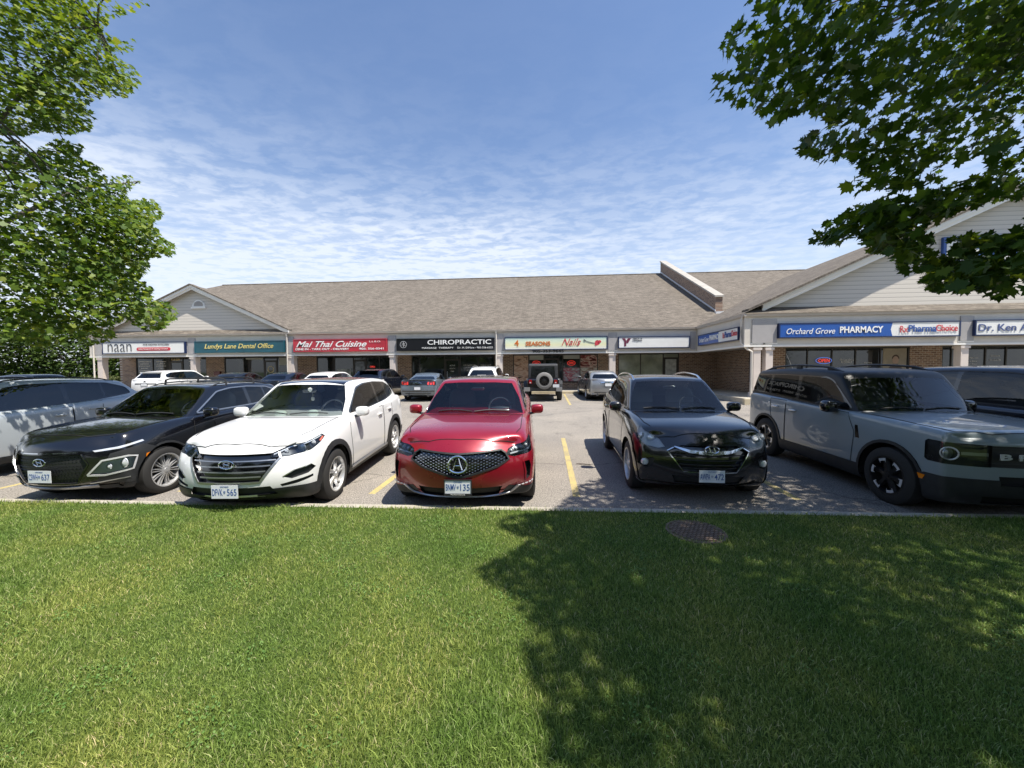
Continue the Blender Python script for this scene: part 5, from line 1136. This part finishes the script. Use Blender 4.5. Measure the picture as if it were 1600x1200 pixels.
def ex_mu(root, B, G, c):
    for sg in (1,-1):
        t = None; b = MB()
        for k in range(3): y = sg*(.50+.125*k); B.ribbon('R', [(y,.82),(y+sg*.02,.97)], .085, .02, .006, b, seglen=.05)
        b.build('tail_light', C_REDL, root)
    rear_kit(.66)(root, B, G, c); B.ribbon('R', [(-.8,.52),(.8,.52)], .05, .012, .004).build('bumper_band', C_GB, root)
    b = MB(); b.box(4.55,4.70,-.72,.72,1.05,1.075); b.build('spoiler', p_steel, root)
    B.ribbon('R', [(-.2,.905),(-.08,.93),(0,.90),(.1,.92),(.2,.90)], .022, .01, .01).build('badge', C_CH, root)
c_mu['extra'] = ex_mu
c_ws = base(4.68,1.86,1.70,2.72,.90,.36, .90,1.10,1.18, 1.20,1.95,4.15,4.55, paint=p_white, roofm=p_white, wheel=dict(style='split',n=5,rr=.68), clad=RC, far=True, rails=dict(x=(2.1,4.0),y=.60,h=.06,m=C_CH,r=.022))
c_ws['patch'] = [lights_rear({},[(.60,.95),(.64,1.08),(.95,1.10),(1.14,1.05),(1.0,.93)])]
def ex_ws(root, B, G, c):
    rear_kit(.82)(root, B, G, c); b = G.ribbon('R', [(-.22,1.22),(.22,1.22)], .10, .006, .004, taper=None); b.build('rear_window_sticker', white, root)
c_ws['extra'] = ex_ws
c_s2 = base(4.86,1.80,1.45,2.75,.95,.33, .80,.98,1.04, 1.35,2.15,3.65,4.22, tz=1.08, paint=p_champ, wheel=dict(style='plain',n=7,rr=.62), far=True, gt=.68, bowr=.20)
c_s2['patch'] = [dict(pr='GG',poly=rnd([(.72,.70),(.72,.96),(.84,1.02),(1.0,.98),(1.04,.84),(.92,.68)],.05),name='tail_light',m=C_RED,off=.006)]
def ex_s2(root, B, G, c): rear_kit(.80)(root, B, G, c); B.ribbon('R', [(-.34,.90),(.34,.90)], .05, .02, .004).build('trunk_trim', C_CH, root)
c_s2['extra'] = ex_s2
c_fl = base(4.60,1.80,1.50,2.70,.90,.34, .84,1.02,1.10, 1.20,1.95,3.85,4.35, paint=p_dark, wheel=dict(style='plain',n=9,rr=.68), far=True, dlom=C_SAT)
c_fl['patch'] = [dict(pr='DD',poly=[(.45,.74),(.7,.80),(1.0,.86),(.95,.78),(.7,.71)],name='headlight',lens=.03,nmin=.05,bulbs=[(.75,.77,.03)])]
def jeep(loc, hd):
    root = empty('boxy_offroader', loc, hd, label='black boxy off-roader with a grey spare wheel on its tailgate, parked before the nail salon', cat='car', group='cars parked in the plaza lot')
    pk = C_PL; jb = p_black
    b = MB(); b.prism([(.75,.55),(.75,1.02),(1.5,1.08),(4.05,1.10),(4.10,1.05),(4.10,.52),(3.6,.50),(1.2,.50)], 1, -.76, .76); o = b.build('body', jb, root); md = o.modifiers.new('b','BEVEL'); md.width = .04; md.segments = 3
    b = MB(); b.prism([(1.62,1.08),(1.95,1.72),(2.1,1.80),(3.9,1.80),(3.98,1.74),(4.06,1.10)], 1, -.70, .70); 
    o = b.build('hardtop', C_PL, root); md = o.modifiers.new('b','BEVEL'); md.width = .05; md.segments = 3
    b = MB(); b.poly([(4.075,-.58,1.18),(4.075,.58,1.18),(4.015,.54,1.68),(4.015,-.54,1.68)]); b.build('rear_window', C_GB, root)
    for sg in (1,-1):
        b = MB(); b.poly([(2.0,sg*.704,1.16),(2.15,sg*.704,1.66),(2.75,sg*.704,1.66),(2.75,sg*.704,1.16)]); b.build('side_window', C_GB, root); b = MB(); b.poly([(2.9,sg*.704,1.2),(2.9,sg*.704,1.66),(3.8,sg*.704,1.66),(3.86,sg*.704,1.2)]); b.build('side_window', C_GB, root)
        for xa in (.82,3.35):
            b = MB(); b.prism([(xa-.52,.62),(xa-.42,.88),(xa-.2,.96),(xa+.25,.96),(xa+.48,.82),(xa+.55,.58),(xa+.50,.57),(xa+.42,.76),(xa+.2,.86),(xa-.2,.86),(xa-.36,.78),(xa-.46,.60)], 1, sg*.70, sg*.94); b.build('fender_flare', pk, root); wheel(root, xa, sg*.92, .40, sg, dict(style='plain',n=5,rr=.58,m=C_ALD,w0=.06,w1=.08), width=.25)
        b = MB(); b.box(4.10,4.16,sg*.60-.07*1,sg*.60+.07,.86,1.04); b.build('tail_light', C_RED, root); b = MB(); b.box(4.161,4.165,sg*.60-.035,sg*.60+.03,.88,.93); b.build('reverse_light', C_LW, root)
        b = MB(); b.box(4.12,4.30,sg*.62,sg*.90,.50,.68) if sg > 0 else b.box(4.12,4.30,-.90,-.62,.50,.68); b.build('bumper_end', C_SAT, root)
    b = MB(); b.box(4.12,4.26,-.62,.62,.50,.66); b.box(-.05,.1,-.8,.8,.5,.66); b.build('bumper', pk, root)
    b = MB(); b.prism([(0.05,.60),(.05,1.0),(1.6,1.10),(1.6,.60)], 1, -.58, .58); b.build('hood', jb, root)
    sp = wheel(root, 4.24, .10, .40, -1, dict(style='plain',n=10,rr=.58,m=C_ALB,w0=.04,w1=.05), width=.24); sp.name = 'spare_wheel'; sp.rotation_euler = (0,0,R(90)); sp.location = (4.42,.06,1.00)
    for ch in sp.children:
        if ch.name.startswith('tyre'): ch.data.materials[0] = mat('spare_grey', (.20,.195,.19), .8)
    e = plate(root, 4.17, .76, '', rear=True, y=.62)
    b = MB(); b.box(4.05,4.2,-.12,.25,.9,1.1); b.build('spare_carrier', pk, root); b = MB(); b.tube([(4.08,-.3,1.70),(4.10,.3,1.70)], .012, 6); b.build('rear_wiper', pk, root)
    return root
def put(c, name, label, cat, xn, yn, hd, back=False, z=None):
    """xn, yn: where the middle of the nose (or of the tail, back=True) stands; hd degrees turned from straight"""
    if not back:
        a = R(90+hd); z_ = zg(yn+c['fa']); loc = (xn, yn, z_); tilt = 0
    else:
        a = R(-90+hd); L = c['L'] if c else 4.3; xx = xn-math.cos(a)*L; yy = yn-math.sin(a)*L; loc = (xx, yy, 0)
    y0 = loc[1]+math.sin(a)*.9; y1 = loc[1]+math.sin(a)*3.6; g0 = ground(y0); g1 = ground(y1); ty = math.atan2(g1-g0, 2.7)
    loc = (loc[0], loc[1], g0-math.tan(ty)*.9)
    r = make_car(c, name, label, cat, loc, a) if c else jeep(loc, a)
    r.rotation_mode = 'XYZ'; r.rotation_euler = (0, -ty, a); return r
def ground(y): return 0 if y < 5 else max(0, min(.36, .02*(y-5)+.0))if y < 6 else min(.36, .02+.02*(y-6))
# ------------------------------------------------------------------ cars in the lot
GN = 'cars parked nose to the lawn'; GF = 'cars parked nose to the shops'
put(c_sv, 'crossover', 'pale silver blue crossover at the left edge, shaded by the maple', 'car', -10.1, 3.75, 0)
put(c_kn, 'crossover', 'small black crossover with low headlights in grey cladding and roof crossbars', 'car', -6.44, 4.32, 2)
put(c_wt, 'white_crossover', 'white crossover with a slatted hexagonal grille and black glass roof', 'car', -3.74, 4.14, 5)
put(c_rd, 'red_crossover', 'glossy red crossover with a diamond stud grille in the middle stall', 'car', -1.04, 4.44, 3)
put(c_bt, 'black_crossover', 'black crossover with chrome roof rails beside the empty stall', 'car', 2.10, 5.02, -1.3)
put(c_br, 'offroader', 'boxy blue grey off-roader with black roof and machined wheels', 'car', 5.42, 4.60, 1.6)
put(c_mv, 'minivan', 'dark navy minivan parked behind the blue grey off-roader at the right edge', 'car', 8.05, 4.3, 0)
put(c_fl, 'sedan', 'dark car seen side on before the hedge, far left of the lot', 'car', -21.9, 16.5, 90)
put(c_tg, 'white_suv', 'white sport utility vehicle seen from behind below the white naan sign', 'car', -20.9, 18.3, 6, back=True)
put(c_sd, 'sedan', 'low charcoal sedan beside the white utility vehicle below the teal sign', 'car', -17.6, 18.6, 0, back=True)
cb = dict(c_sd); cb.update(paint=p_navy)
put(cb, 'sedan', 'navy sedan seen from behind left of the white hatchback', 'car', -14.3, 18.2, 2, back=True)
put(c_hb, 'hatchback', 'white hatchback mostly hidden behind the white crossover', 'car', -11.9, 18.7, 0, back=True)
put(c_rs, 'suv', 'black sport utility vehicle seen from behind below the red Thai sign', 'car', -9.15, 18.6, 0, back=True)
put(c_mu, 'coupe', 'steel grey fastback coupe with three bar red tail lights', 'car', -6.15, 18.0, 2, back=True)
put(c_ws, 'suv', 'white sport utility vehicle with chrome roof rails hidden behind the red crossover', 'car', -3.15, 18.6, 0, back=True)
put(None, 'jeep', '', 'car', -.12, 18.2, 0, back=True)
put(c_s2, 'sedan', 'silver sedan with rounded red tail lights seen from behind', 'car', 2.95, 18.4, 3, back=True)
# ------------------------------------------------------------------ vegetation
def leafm(name, pal, trans=.35, rough=.5, spec=.3):
    m = bpy.data.materials.new(name); m.use_nodes = True; t = m.node_tree; t.nodes.clear()
    g = N(t, 'ShaderNodeNewGeometry'); r = ramp(t, pal, g.outputs['Random Per Island'])
    b = N(t, 'ShaderNodeBsdfPrincipled', i_Roughness=rough); b.inputs['Specular IOR Level'].default_value = spec; t.links.new(r.outputs[0], b.inputs['Base Color'])
    tl_ = N(t, 'ShaderNodeBsdfTranslucent'); hs = N(t, 'ShaderNodeMix', data_type='RGBA', blend_type='MULTIPLY'); hs.inputs[0].default_value = 1; t.links.new(r.outputs[0], hs.inputs[6]); hs.inputs[7].default_value = (1.5,1.35,.5,1); t.links.new(hs.outputs[2], tl_.inputs[0])
    mx_ = N(t, 'ShaderNodeMixShader', n_0=trans); t.links.new(b.outputs[0], mx_.inputs[1]); t.links.new(tl_.outputs[0], mx_.inputs[2]); o = N(t, 'ShaderNodeOutputMaterial'); t.links.new(mx_.outputs[0], o.inputs[0]); return m
bark = mat('bark', (.10,.085,.07), .9, noise=(9,.35), bump=(30,.8,.02))
MAPLE = np.array([(0,-.42),(.07,-.12),(.34,-.22),(.30,-.06),(.50,.06),(.40,.12),(.44,.30),(.24,.22),(.20,.34),(.12,.30),(0,.56),(-.12,.30),(-.20,.34),(-.24,.22),(-.44,.30),(-.40,.12),(-.50,.06),(-.30,-.06),(-.34,-.22),(-.07,-.12)])
MAPLE2 = np.array([(0,-.40),(.34,-.20),(.28,-.02),(.48,.22),(.20,.22),(0,.55),(-.20,.22),(-.48,.22),(-.28,-.02),(-.34,-.20)])
OVAL = np.array([(0,-.5),(.30,-.15),(.26,.22),(0,.55),(-.28,.2),(-.30,-.15)])
def leaves(name, pts, nrm, size, shape, m, parent, fold=.12):
    n = len(pts); k = len(shape); a = RNG.uniform(0, 2*np.pi, n); nn = nrm/np.linalg.norm(nrm, axis=1)[:,None]
    ref = np.where(np.abs(nn[:,2:3]) > .9, np.array([[1.,0,0]]), np.array([[0,0,1.]])); u = np.cross(nn, ref); u /= np.linalg.norm(u, axis=1)[:,None]; v = np.cross(nn, u)
    U = u*np.cos(a)[:,None]+v*np.sin(a)[:,None]; Vv = -u*np.sin(a)[:,None]+v*np.cos(a)[:,None]; s = size*RNG.uniform(.65, 1.25, n)
    zf = (np.abs(shape[:,0])*fold-shape[:,1]**2*fold*1.2)
    co = pts[:,None,:]+s[:,None,None]*(U[:,None,:]*shape[None,:,0,None]+Vv[:,None,:]*shape[None,:,1,None]+nn[:,None,:]*zf[None,:,None])
    me = bpy.data.meshes.new(name); me.vertices.add(n*k); me.vertices.foreach_set('co', co.astype(np.float32).ravel()); me.loops.add(n*k); me.loops.foreach_set('vertex_index', np.arange(n*k, dtype=np.int32)); me.polygons.add(n); me.polygons.foreach_set('loop_start', np.arange(0, n*k, k, dtype=np.int32)); me.polygons.foreach_set('loop_total', np.full(n, k, dtype=np.int32)); me.update(); me.materials.append(m)
    o = bpy.data.objects.new(name, me); COL.objects.link(o); o.parent = parent; return o
RTn, UPn, FWn, Cn = (np.array(q) for q in (RT, UP, FW, CAMPOS))
def inpoly_np(x, y, P):
    c = np.zeros(len(x), bool); j = len(P)-1
    for i in range(len(P)):
        xi, yi = P[i]; xj, yj = P[j]
        if yi != yj: c ^= ((yi > y) != (yj > y)) & (x < (xj-xi)*(y-yi)/(yj-yi)+xi)
        j = i
    return c
def keep(p, polys, mind):       # the crown's real outline as seen from the lawn
    d = p-Cn; z = d@FWn; zs = np.maximum(z, .05); x = 800+600*(d@RTn)/zs; y = 600-600*(d@UPn)/zs
    infr = (z > .05) & (x > -10) & (x < 1610) & (y > -10) & (y < 1210); ok = np.zeros(len(p), bool)
    for P in polys: ok |= inpoly_np(x, y, P)
    r = (~infr | ok) & (np.linalg.norm(d, axis=1) > mind)
    if polys is SHADED:      # the crown's overhang ends where its shade ends on the lawn
        for P in GAPS: r &= ~(infr & inpoly_np(x, y, P))
        h = p[:,2]-LZ; sx = p[:,0]-h*SUNV.x/SUNV.z; sy = p[:,1]-h*SUNV.y/SUNV.z
        lim = np.interp(sy, [0,1.7,2.2,2.55,2.8,3.05,3.4,3.7,3.95,4.2,4.5,5.2,6,7,8,9,10.5], [-.05,.0,-.12,-.15,-.32,-.62,-.36,-.15,-.5,-.5,.05,.3,.6,1.7,2.9,4.5,8]); r &= sx > lim
    return r
def crown(name, label, group, base_, trunk_top, cen, rad, nclump, per, csize, size, shape, m, polys=None, mind=2.8, extra=None, shell=.55, zmin=2.2, trunk_r=.16, limbs=12, up=.9, flat=.45, gaps=None):
    root = empty(name, base_, label=label, cat='tree', group=group); bx = np.array(base_)
    cen = np.array(cen); rad = np.array(rad); C = []
    while len(C) < nclump:
        q = RNG.normal(size=(4000,3)); q /= np.linalg.norm(q, axis=1)[:,None]; q *= (shell+(1-shell)*RNG.uniform(0,1,(4000,1)))**.6; 
        q *= (1+.10*np.sin(q[:,0:1]*7+1)+.10*np.cos(q[:,1:2]*9+q[:,2:3]*5)); p = cen+q*rad; p = p[p[:,2] > zmin]
        if gaps: f = 1.1; g = np.sin(p[:,0]*f*1.7+p[:,2]*.9)+np.sin(p[:,1]*f*1.9+1.3)+np.sin(p[:,2]*f*2.6+p[:,0]*.7); p = p[g < gaps]
        if polys: p = p[keep(p, polys, mind)]
        C += list(p)
    C = np.array(C[:nclump])
    if extra is not None: C = np.vstack([C, extra[keep(extra, polys, mind*.8)]])
    n = len(C)*per; ci = np.repeat(np.arange(len(C)), per); cs = csize*RNG.uniform(.6,1.35,len(C))
    off = RNG.normal(size=(n,3))*np.array([.5,.5,.5*flat]); out = (C-cen)/rad; 
    tilt = out/np.maximum(np.linalg.norm(out, axis=1)[:,None], .1); off[:,2] -= (off[:,0]**2+off[:,1]**2)*.25
    p = C[ci]+off*cs[ci][:,None]; nr = np.array([0,0,up])+tilt[ci]*.45+RNG.normal(size=(n,3))*.42
    if polys: k = keep(p, polys, mind); p = p[k]; nr = nr[k]
    k = p[:,2] > zmin-.5; p = p[k]; nr = nr[k]
    leaves('crown', p-bx, nr, size, shape, m, root)
    # trunk, limbs, twigs
    b = MB(); tt = np.array(trunk_top)-bx; b.tube([(0,0,0),(.02,0,tt[2]*.3),tuple(tt*np.array([.6,.6,.7])),tuple(tt)], [trunk_r*1.35,trunk_r,trunk_r*.85,trunk_r*.6], 10)
    L = []
    for k in range(limbs):
        a = 2*math.pi*k/limbs+RNG.uniform(-.2,.2); e = RNG.uniform(-.2,.8); ep = cen+rad*np.array([math.cos(a)*math.cos(e), math.sin(a)*math.cos(e), math.sin(e)])*.80
        if polys and not keep(ep[None,:], polys, mind)[0]: 
            continue
        if polys and not keep(np.array([np.array(trunk_top)*(1-k_)+ep*k_ for k_ in (.4,.6,.75,.88)]), polys, mind).all(): continue
        s0 = np.array(trunk_top)*(.55+.45*k/limbs)+bx*(.45-.45*k/limbs); mid = (s0+ep)/2+np.array([0,0,.5]); pts = [s0, s0*.6+mid*.4+np.array([0,0,.1]), mid, mid*.5+ep*.5+RNG.normal(size=3)*.15, ep]
        L += [np.array(q) for q in pts[1:]]; b.tube([tuple(q-bx) for q in pts], [trunk_r*.5,trunk_r*.38,trunk_r*.28,trunk_r*.18,trunk_r*.07], 7)
    b.build('trunk', bark, root, True)
    if L:
        b = MB(); L = np.array(L)
        CC = C[keep(C, polys, mind)] if polys else C
        for c in CC[::2]:
            q = L[np.argmin(((L-c)**2).sum(1))]; md = (q+c)/2+np.array([0,0,.12])+RNG.normal(size=3)*.08
            if np.linalg.norm(q-c) < 2.2 and (not polys or keep(np.array([q*.8+md*.2, q*.4+md*.6, md, md*.5+c*.5, c]), polys, mind).all()): b.tube([tuple(q-bx), tuple(md-bx), tuple(c-bx)], [.022,.014,.006], 4)
        if b.v: b.build('branches', bark, root, True)
    return root
def unpx(x, y, Y): d = FWn+RTn*(x-800)/600-UPn*(y-600)/600; return Cn+d*(Y/d[1])
SHADED = []; GAPS = [[(1440,356),(1500,326),(1570,312),(1620,310),(1620,358),(1560,366),(1500,372),(1450,376)],[(1456,380),(1494,376),(1492,404),(1460,406)],[(1470,258),(1530,240),(1545,268),(1500,282),(1478,286)]]
# maple close by on the right, seen from underneath
PR = [(1160,-20),(1150,30),(1128,62),(1122,110),(1104,130),(1106,150),(1130,170),(1168,160),(1215,205),(1235,175),(1262,178),(1300,200),(1350,185),(1355,210),(1310,205),(1262,205),(1243,232),(1285,262),(1300,250),(1345,255),(1322,290),(1335,302),(1372,290),(1390,300),(1470,285),(1500,262),(1512,262),(1480,290),(1440,305),(1400,310),(1345,318),(1290,345),(1266,378),(1300,382),(1345,370),(1355,395),(1392,395),(1400,420),(1440,425),(1445,450),(1465,460),(1480,450),(1510,460),(1540,455),(1565,468),(1590,450),(1580,435),(1620,440),(1620,-20)]
SHADED.append(PR)
green_d = leafm('maple_leaf_dark', [(0,(.036,.078,.015)),(.5,(.060,.118,.022)),(.85,(.095,.165,.028)),(1,(.17,.24,.035))], .48, .45)
ex = [unpx(x, y, Y) for x, y, Y in ((1130,150,3.4),(1150,90,3.5),(1165,20,3.6),(1180,60,3.2),(1190,120,3.4),(1280,225,3.3),(1310,240,3.6),(1350,230,3.4),(1300,360,4.0),(1330,350,3.8),(1370,345,3.9),(1400,400,3.6),(1430,410,3.5),(1420,360,3.8),(1470,440,3.4),(1500,430,3.5),(1545,440,3.3),(1460,330,3.7),(1520,380,3.5),(1580,420,3.4),(1350,280,3.6),(1400,280,3.9),(1250,150,3.5),(1220,180,3.3),(1550,330,3.6),(1590,360,3.5),(1490,400,3.9),(1440,440,3.8))]
ex = np.array(ex+[e+RNG.normal(size=3)*.22 for e in ex for _ in range(2)])
crown('maple_tree', 'dark leafy maple overhanging the lawn and stalls, its crown reaching over the off-roader', None, (6.3,1.4,LZ), (6.2,1.6,5.4), (6.1,2.3,6.9), (5.3,4.7,4.7), 640, 84, .76, .112, MAPLE, green_d, SHADED, 2.7, ex, .35, 2.6, .17, 14, gaps=.85)
# maple on the left, sunlit
PL = [(-20,-20),(240,-20),(245,5),(205,22),(170,30),(160,50),(190,62),(212,60),(208,80),(180,85),(200,100),(220,112),(218,132),(195,152),(160,150),(130,165),(150,180),(140,205),(95,212),(60,205),(40,212),(-20,210)]
PL2 = [(-20,215),(30,222),(48,240),(75,225),(92,215),(128,228),(122,245),(160,262),(170,290),(178,275),(212,276),(220,285),(196,300),(205,312),(245,312),(255,335),(240,352),(255,372),(278,386),(268,400),(232,402),(232,425),(215,435),(240,450),(238,470),(262,470),(281,490),(262,510),(235,520),(212,508),(195,500),(178,505),(180,530),(140,540),(112,525),(60,548),(30,530),(0,528),(-20,520)]
green_l = leafm('maple_leaf_light', [(0,(.060,.12,.018)),(.45,(.105,.175,.026)),(.8,(.17,.25,.036)),(1,(.28,.33,.08))], .40, .45)
ex = [unpx(x, y, Y) for x, y, Y in ((60,60,6.5),(100,110,6.6),(150,110,6.8),(190,120,7),(60,150,6.4),(30,30,6.6),(110,30,6.8),(180,15,7),(20,110,6.2),(100,190,6.6),(60,260,6.6),(110,260,6.8),(150,300,6.9),(200,290,7.2),(230,330,7.3),(190,350,7.),(120,350,6.6),(60,340,6.3),(245,380,7.4),(200,400,7.),(220,450,7.2),(250,490,7.4),(150,420,6.7),(90,430,6.4),(30,420,6.1),(60,490,6.3),(130,490,6.7),(190,470,7.),(30,510,6.3),(160,515,6.9))]
ex = np.array(ex+[e+RNG.normal(size=3)*.4 for e in ex for _ in range(5)])
crown('maple_tree', 'bright green maple at the left edge, leaning over the silver blue crossover', None, (-13.6,6.2,0), (-13.4,6.4,4.5), (-13.2,7.2,6.9), (6.0,4.6,5.6), 600, 80, .95, .115, MAPLE2, green_l, [PL, PL2], 3.5, ex, .5, 2.1, .18, 13, gaps=.7)
# trees and shrubs beyond the lot's far left corner
green_m = leafm('hedge_leaf', [(0,(.030,.055,.015)),(.5,(.060,.10,.024)),(1,(.095,.14,.035))], .3, .7, .1)
kinds = [('broad dark green tree past the plaza end wall, right behind the corner column', -36.5, 31, 3.2, 6.2), ('rounded green tree second from the plaza end wall', -41.5, 30, 3.4, 6.8), ('bushy tree beyond the dark side-on car', -46.5, 29, 3.4, 6.0), ('low spreading tree beyond the dark side-on car, left of the bushy one', -51.5, 28, 3.6, 6.6), ('leafy tree at the outermost left of the row', -57, 27, 3.8, 7.0)]
for lb, x, y, r, h in kinds:
    crown('broadleaf_tree', lb, 'trees beyond the far left corner', (x,y,.3), (x,y,h*.45), (x,y,h*.52), (r,r,h*.50), 170, 42, 1.5, .27, OVAL, green_m, None, 0, None, .6, .7, .13, 6)
pale = leafm('shrub_leaf', [(0,(.07,.09,.035)),(.6,(.10,.13,.05)),(1,(.17,.18,.09))], .25, .7, .1)
for i, (x, y) in enumerate(((-33.4,26.5),(-35.2,26.8),(-37.2,26.2),(-39.4,26.4),(-41.8,25.8),(-44.4,25.6))):
    sr = empty('flowering_shrub', (x,y,.33), label=['pale shrub touching the plaza end wall','pale shrub second from the plaza end wall','pale shrub third from the plaza end wall','pale shrub fourth from the plaza end wall','pale shrub fifth from the plaza end wall','pale shrub farthest from the plaza end wall'][i], cat='shrub', group='pale shrubs edging the far left corner')
    q = RNG.normal(size=(1500,3)); q /= np.linalg.norm(q, axis=1)[:,None]; q = q*(.55+.45*RNG.uniform(0,1,(1500,1)))*np.array([1.15,.9,.62])+np.array([0,0,.62]); leaves('foliage', q, q-np.array([0,0,.3])+RNG.normal(size=q.shape)*.5, .13, OVAL, pale, sr)
    b = MB()
    for k in range(5): a = k*1.26; b.tube([(0,0,0),(.2*math.cos(a),.2*math.sin(a),.35),(.5*math.cos(a),.4*math.sin(a),.8)], [.02,.015,.006], 4)
    b.build('stem', bark, sr)
# grass blades on the lawn
def grass():
    n = 560000; Y = 1.15+(4.66-1.15)*RNG.uniform(0,1,n)**1.25; X = RNG.uniform(-1.58,1.62,n)*(Y+.35)-.02
    Y2 = 4.66+.0285*X-.165; k = Y < Y2; X = X[k]; Y = Y[k]; n = len(X)
    dx = X-1.53; dy = Y-4.03; k = dx*dx+dy*dy > (.27+.05*RNG.uniform(-1,1,n))**2; X = X[k]; Y = Y[k]; n = len(X)
    big = .5+.5*np.sin(X*1.7+np.sin(Y*2.3)*1.3)*np.cos(Y*2.1+X*.6); h = (.016+.018*RNG.uniform(0,1,n))*(.8+.45*big); tall = RNG.uniform(0,1,n) > .985; h[tall] *= 1.7; edge = (4.66+.0285*X-.165-Y) < .05; h[edge] *= 1+.9*RNG.uniform(0,1,edge.sum())
    w = .0024+.0018*RNG.uniform(0,1,n); w *= (1+.10*(Y-1.2)); a = RNG.uniform(0, 2*np.pi, n); la = a+RNG.normal(size=n)*.9+1.2*np.sin(X*2.2+Y*1.4); lean = np.abs(RNG.normal(.55,.45,n))*h
    P = np.stack([X,Y,np.full(n,LZ-.002)],1); S = np.stack([np.cos(a),np.sin(a),np.zeros(n)],1)*w[:,None]/2; D = np.stack([np.cos(la),np.sin(la),np.zeros(n)],1)*lean[:,None]; Z = np.stack([np.zeros(n),np.zeros(n),h],1)
    co = np.stack([P-S, P+S, P+S*.8+D*.35+Z*.62, P-S*.8+D*.35+Z*.62, P+D+Z*.95],1)
    me = bpy.data.meshes.new('grass'); me.vertices.add(n*5); me.vertices.foreach_set('co', co.astype(np.float32).ravel()); base_i = (np.arange(n)*5)[:,None]
    li = np.concatenate([base_i+np.array([[0,1,2,3]]), base_i+np.array([[3,2,4]])],1).astype(np.int32); me.loops.add(n*7); me.loops.foreach_set('vertex_index', li.ravel())
    ls = np.stack([np.arange(n)*7, np.arange(n)*7+4],1).astype(np.int32).ravel(); lt = np.tile(np.array([4,3],np.int32), n); me.polygons.add(n*2); me.polygons.foreach_set('loop_start', ls); me.polygons.foreach_set('loop_total', lt); me.update()
    m = bpy.data.materials.new('grass_blade'); m.use_nodes = True; t = m.node_tree; t.nodes.clear(); g = N(t, 'ShaderNodeNewGeometry'); r = ramp(t, [(0,(.105,.16,.030)),(.4,(.195,.275,.052)),(.75,(.29,.375,.088)),(.92,(.38,.47,.13)),(.97,(.55,.52,.27))], g.outputs['Random Per Island'])
    nz = N(t, 'ShaderNodeTexNoise', i_Scale=1.3, i_Detail=5.); t.links.new(g.outputs['Position'], nz.inputs[0]); mm = N(t, 'ShaderNodeMix', data_type='RGBA', blend_type='MULTIPLY'); mm.inputs[0].default_value = 1; t.links.new(r.outputs[0], mm.inputs[6]); t.links.new(ramp(t, [(.33,(.66,.82,.72)),(.5,(1,1,1)),(.68,(1.38,1.18,1.25))], nz.outputs[0]).outputs[0], mm.inputs[7])
    d = N(t, 'ShaderNodeBsdfPrincipled', i_Roughness=.55); d.inputs['Specular IOR Level'].default_value = .25; tr = N(t, 'ShaderNodeBsdfTranslucent'); t.links.new(mm.outputs[2], d.inputs['Base Color']); t.links.new(mm.outputs[2], tr.inputs[0]); mx_ = N(t, 'ShaderNodeMixShader', n_0=.3); t.links.new(d.outputs[0], mx_.inputs[1]); t.links.new(tr.outputs[0], mx_.inputs[2]); o = N(t, 'ShaderNodeOutputMaterial'); t.links.new(mx_.outputs[0], o.inputs[0])
    me.materials.append(m); o = bpy.data.objects.new('grass', me); COL.objects.link(o); tag(o, 'short mown green grass covering the lawn', 'grass', kind='stuff')
grass()
cx = RNG.uniform(-5,4.5,90); cy = 1.3+3.1*RNG.uniform(0,1,90)**1.2; ci = np.repeat(np.arange(90), 60); q = np.stack([cx[ci]+RNG.normal(0,.07,5400), cy[ci]+RNG.normal(0,.06,5400), LZ+.016+.014*RNG.uniform(0,1,5400)],1); q = q[(q[:,1] < 4.66+.0285*q[:,0]-.2) & (np.hypot(q[:,0]-1.53, q[:,1]-4.03) > .33)]
tag(leaves('clover', q, np.array([0,0,1.])+RNG.normal(size=q.shape)*.35, .015, OVAL, leafm('clover_leaf', [(0,(.07,.15,.03)),(.6,(.13,.24,.05)),(1,(.20,.30,.09))], .25, .6), None), 'small patches of clover in the mown grass', 'clover', kind='stuff')
b = MB(); b.tube([(-.10,.02,.012),(0,0,.014),(.13,-.03,.012),(.2,-.03,.02)], [.006,.009,.008,.004], 6); o = b.build('twig', bark, None, True); o.location = (.66,7.1,.045); tag(o, 'short dark twig lying on the asphalt left of the black crossover', 'twig')

# street trees behind the lawn: they are what the windows and dark paint reflect
b0 = crown('broadleaf_tree', 'tall broad tree across the street, mirrored in the shop windows', 'trees across the street', (0,-17,0), (0,-17,4.5), (0,-17,5.6), (4.6,3.6,4.9), 230, 48, 1.9, .36, OVAL, green_m, None, 0, None, .6, .9, .2, 7)
for x, y, s, a in ((-9,-19,1.05,.8),(9,-18,.95,2.1),(-19,-17,1.1,3.3),(19,-20,1.15,4.2),(30,-18,1.0,5.1),(-30,-19,1.1,.4)):
    q = b0.copy(); COL.objects.link(q); q.location = (x,y,0); q.scale = (s,s,s*.95); q.rotation_euler = (0,0,a)
    for ch in b0.children: k = ch.copy(); COL.objects.link(k); k.parent = q
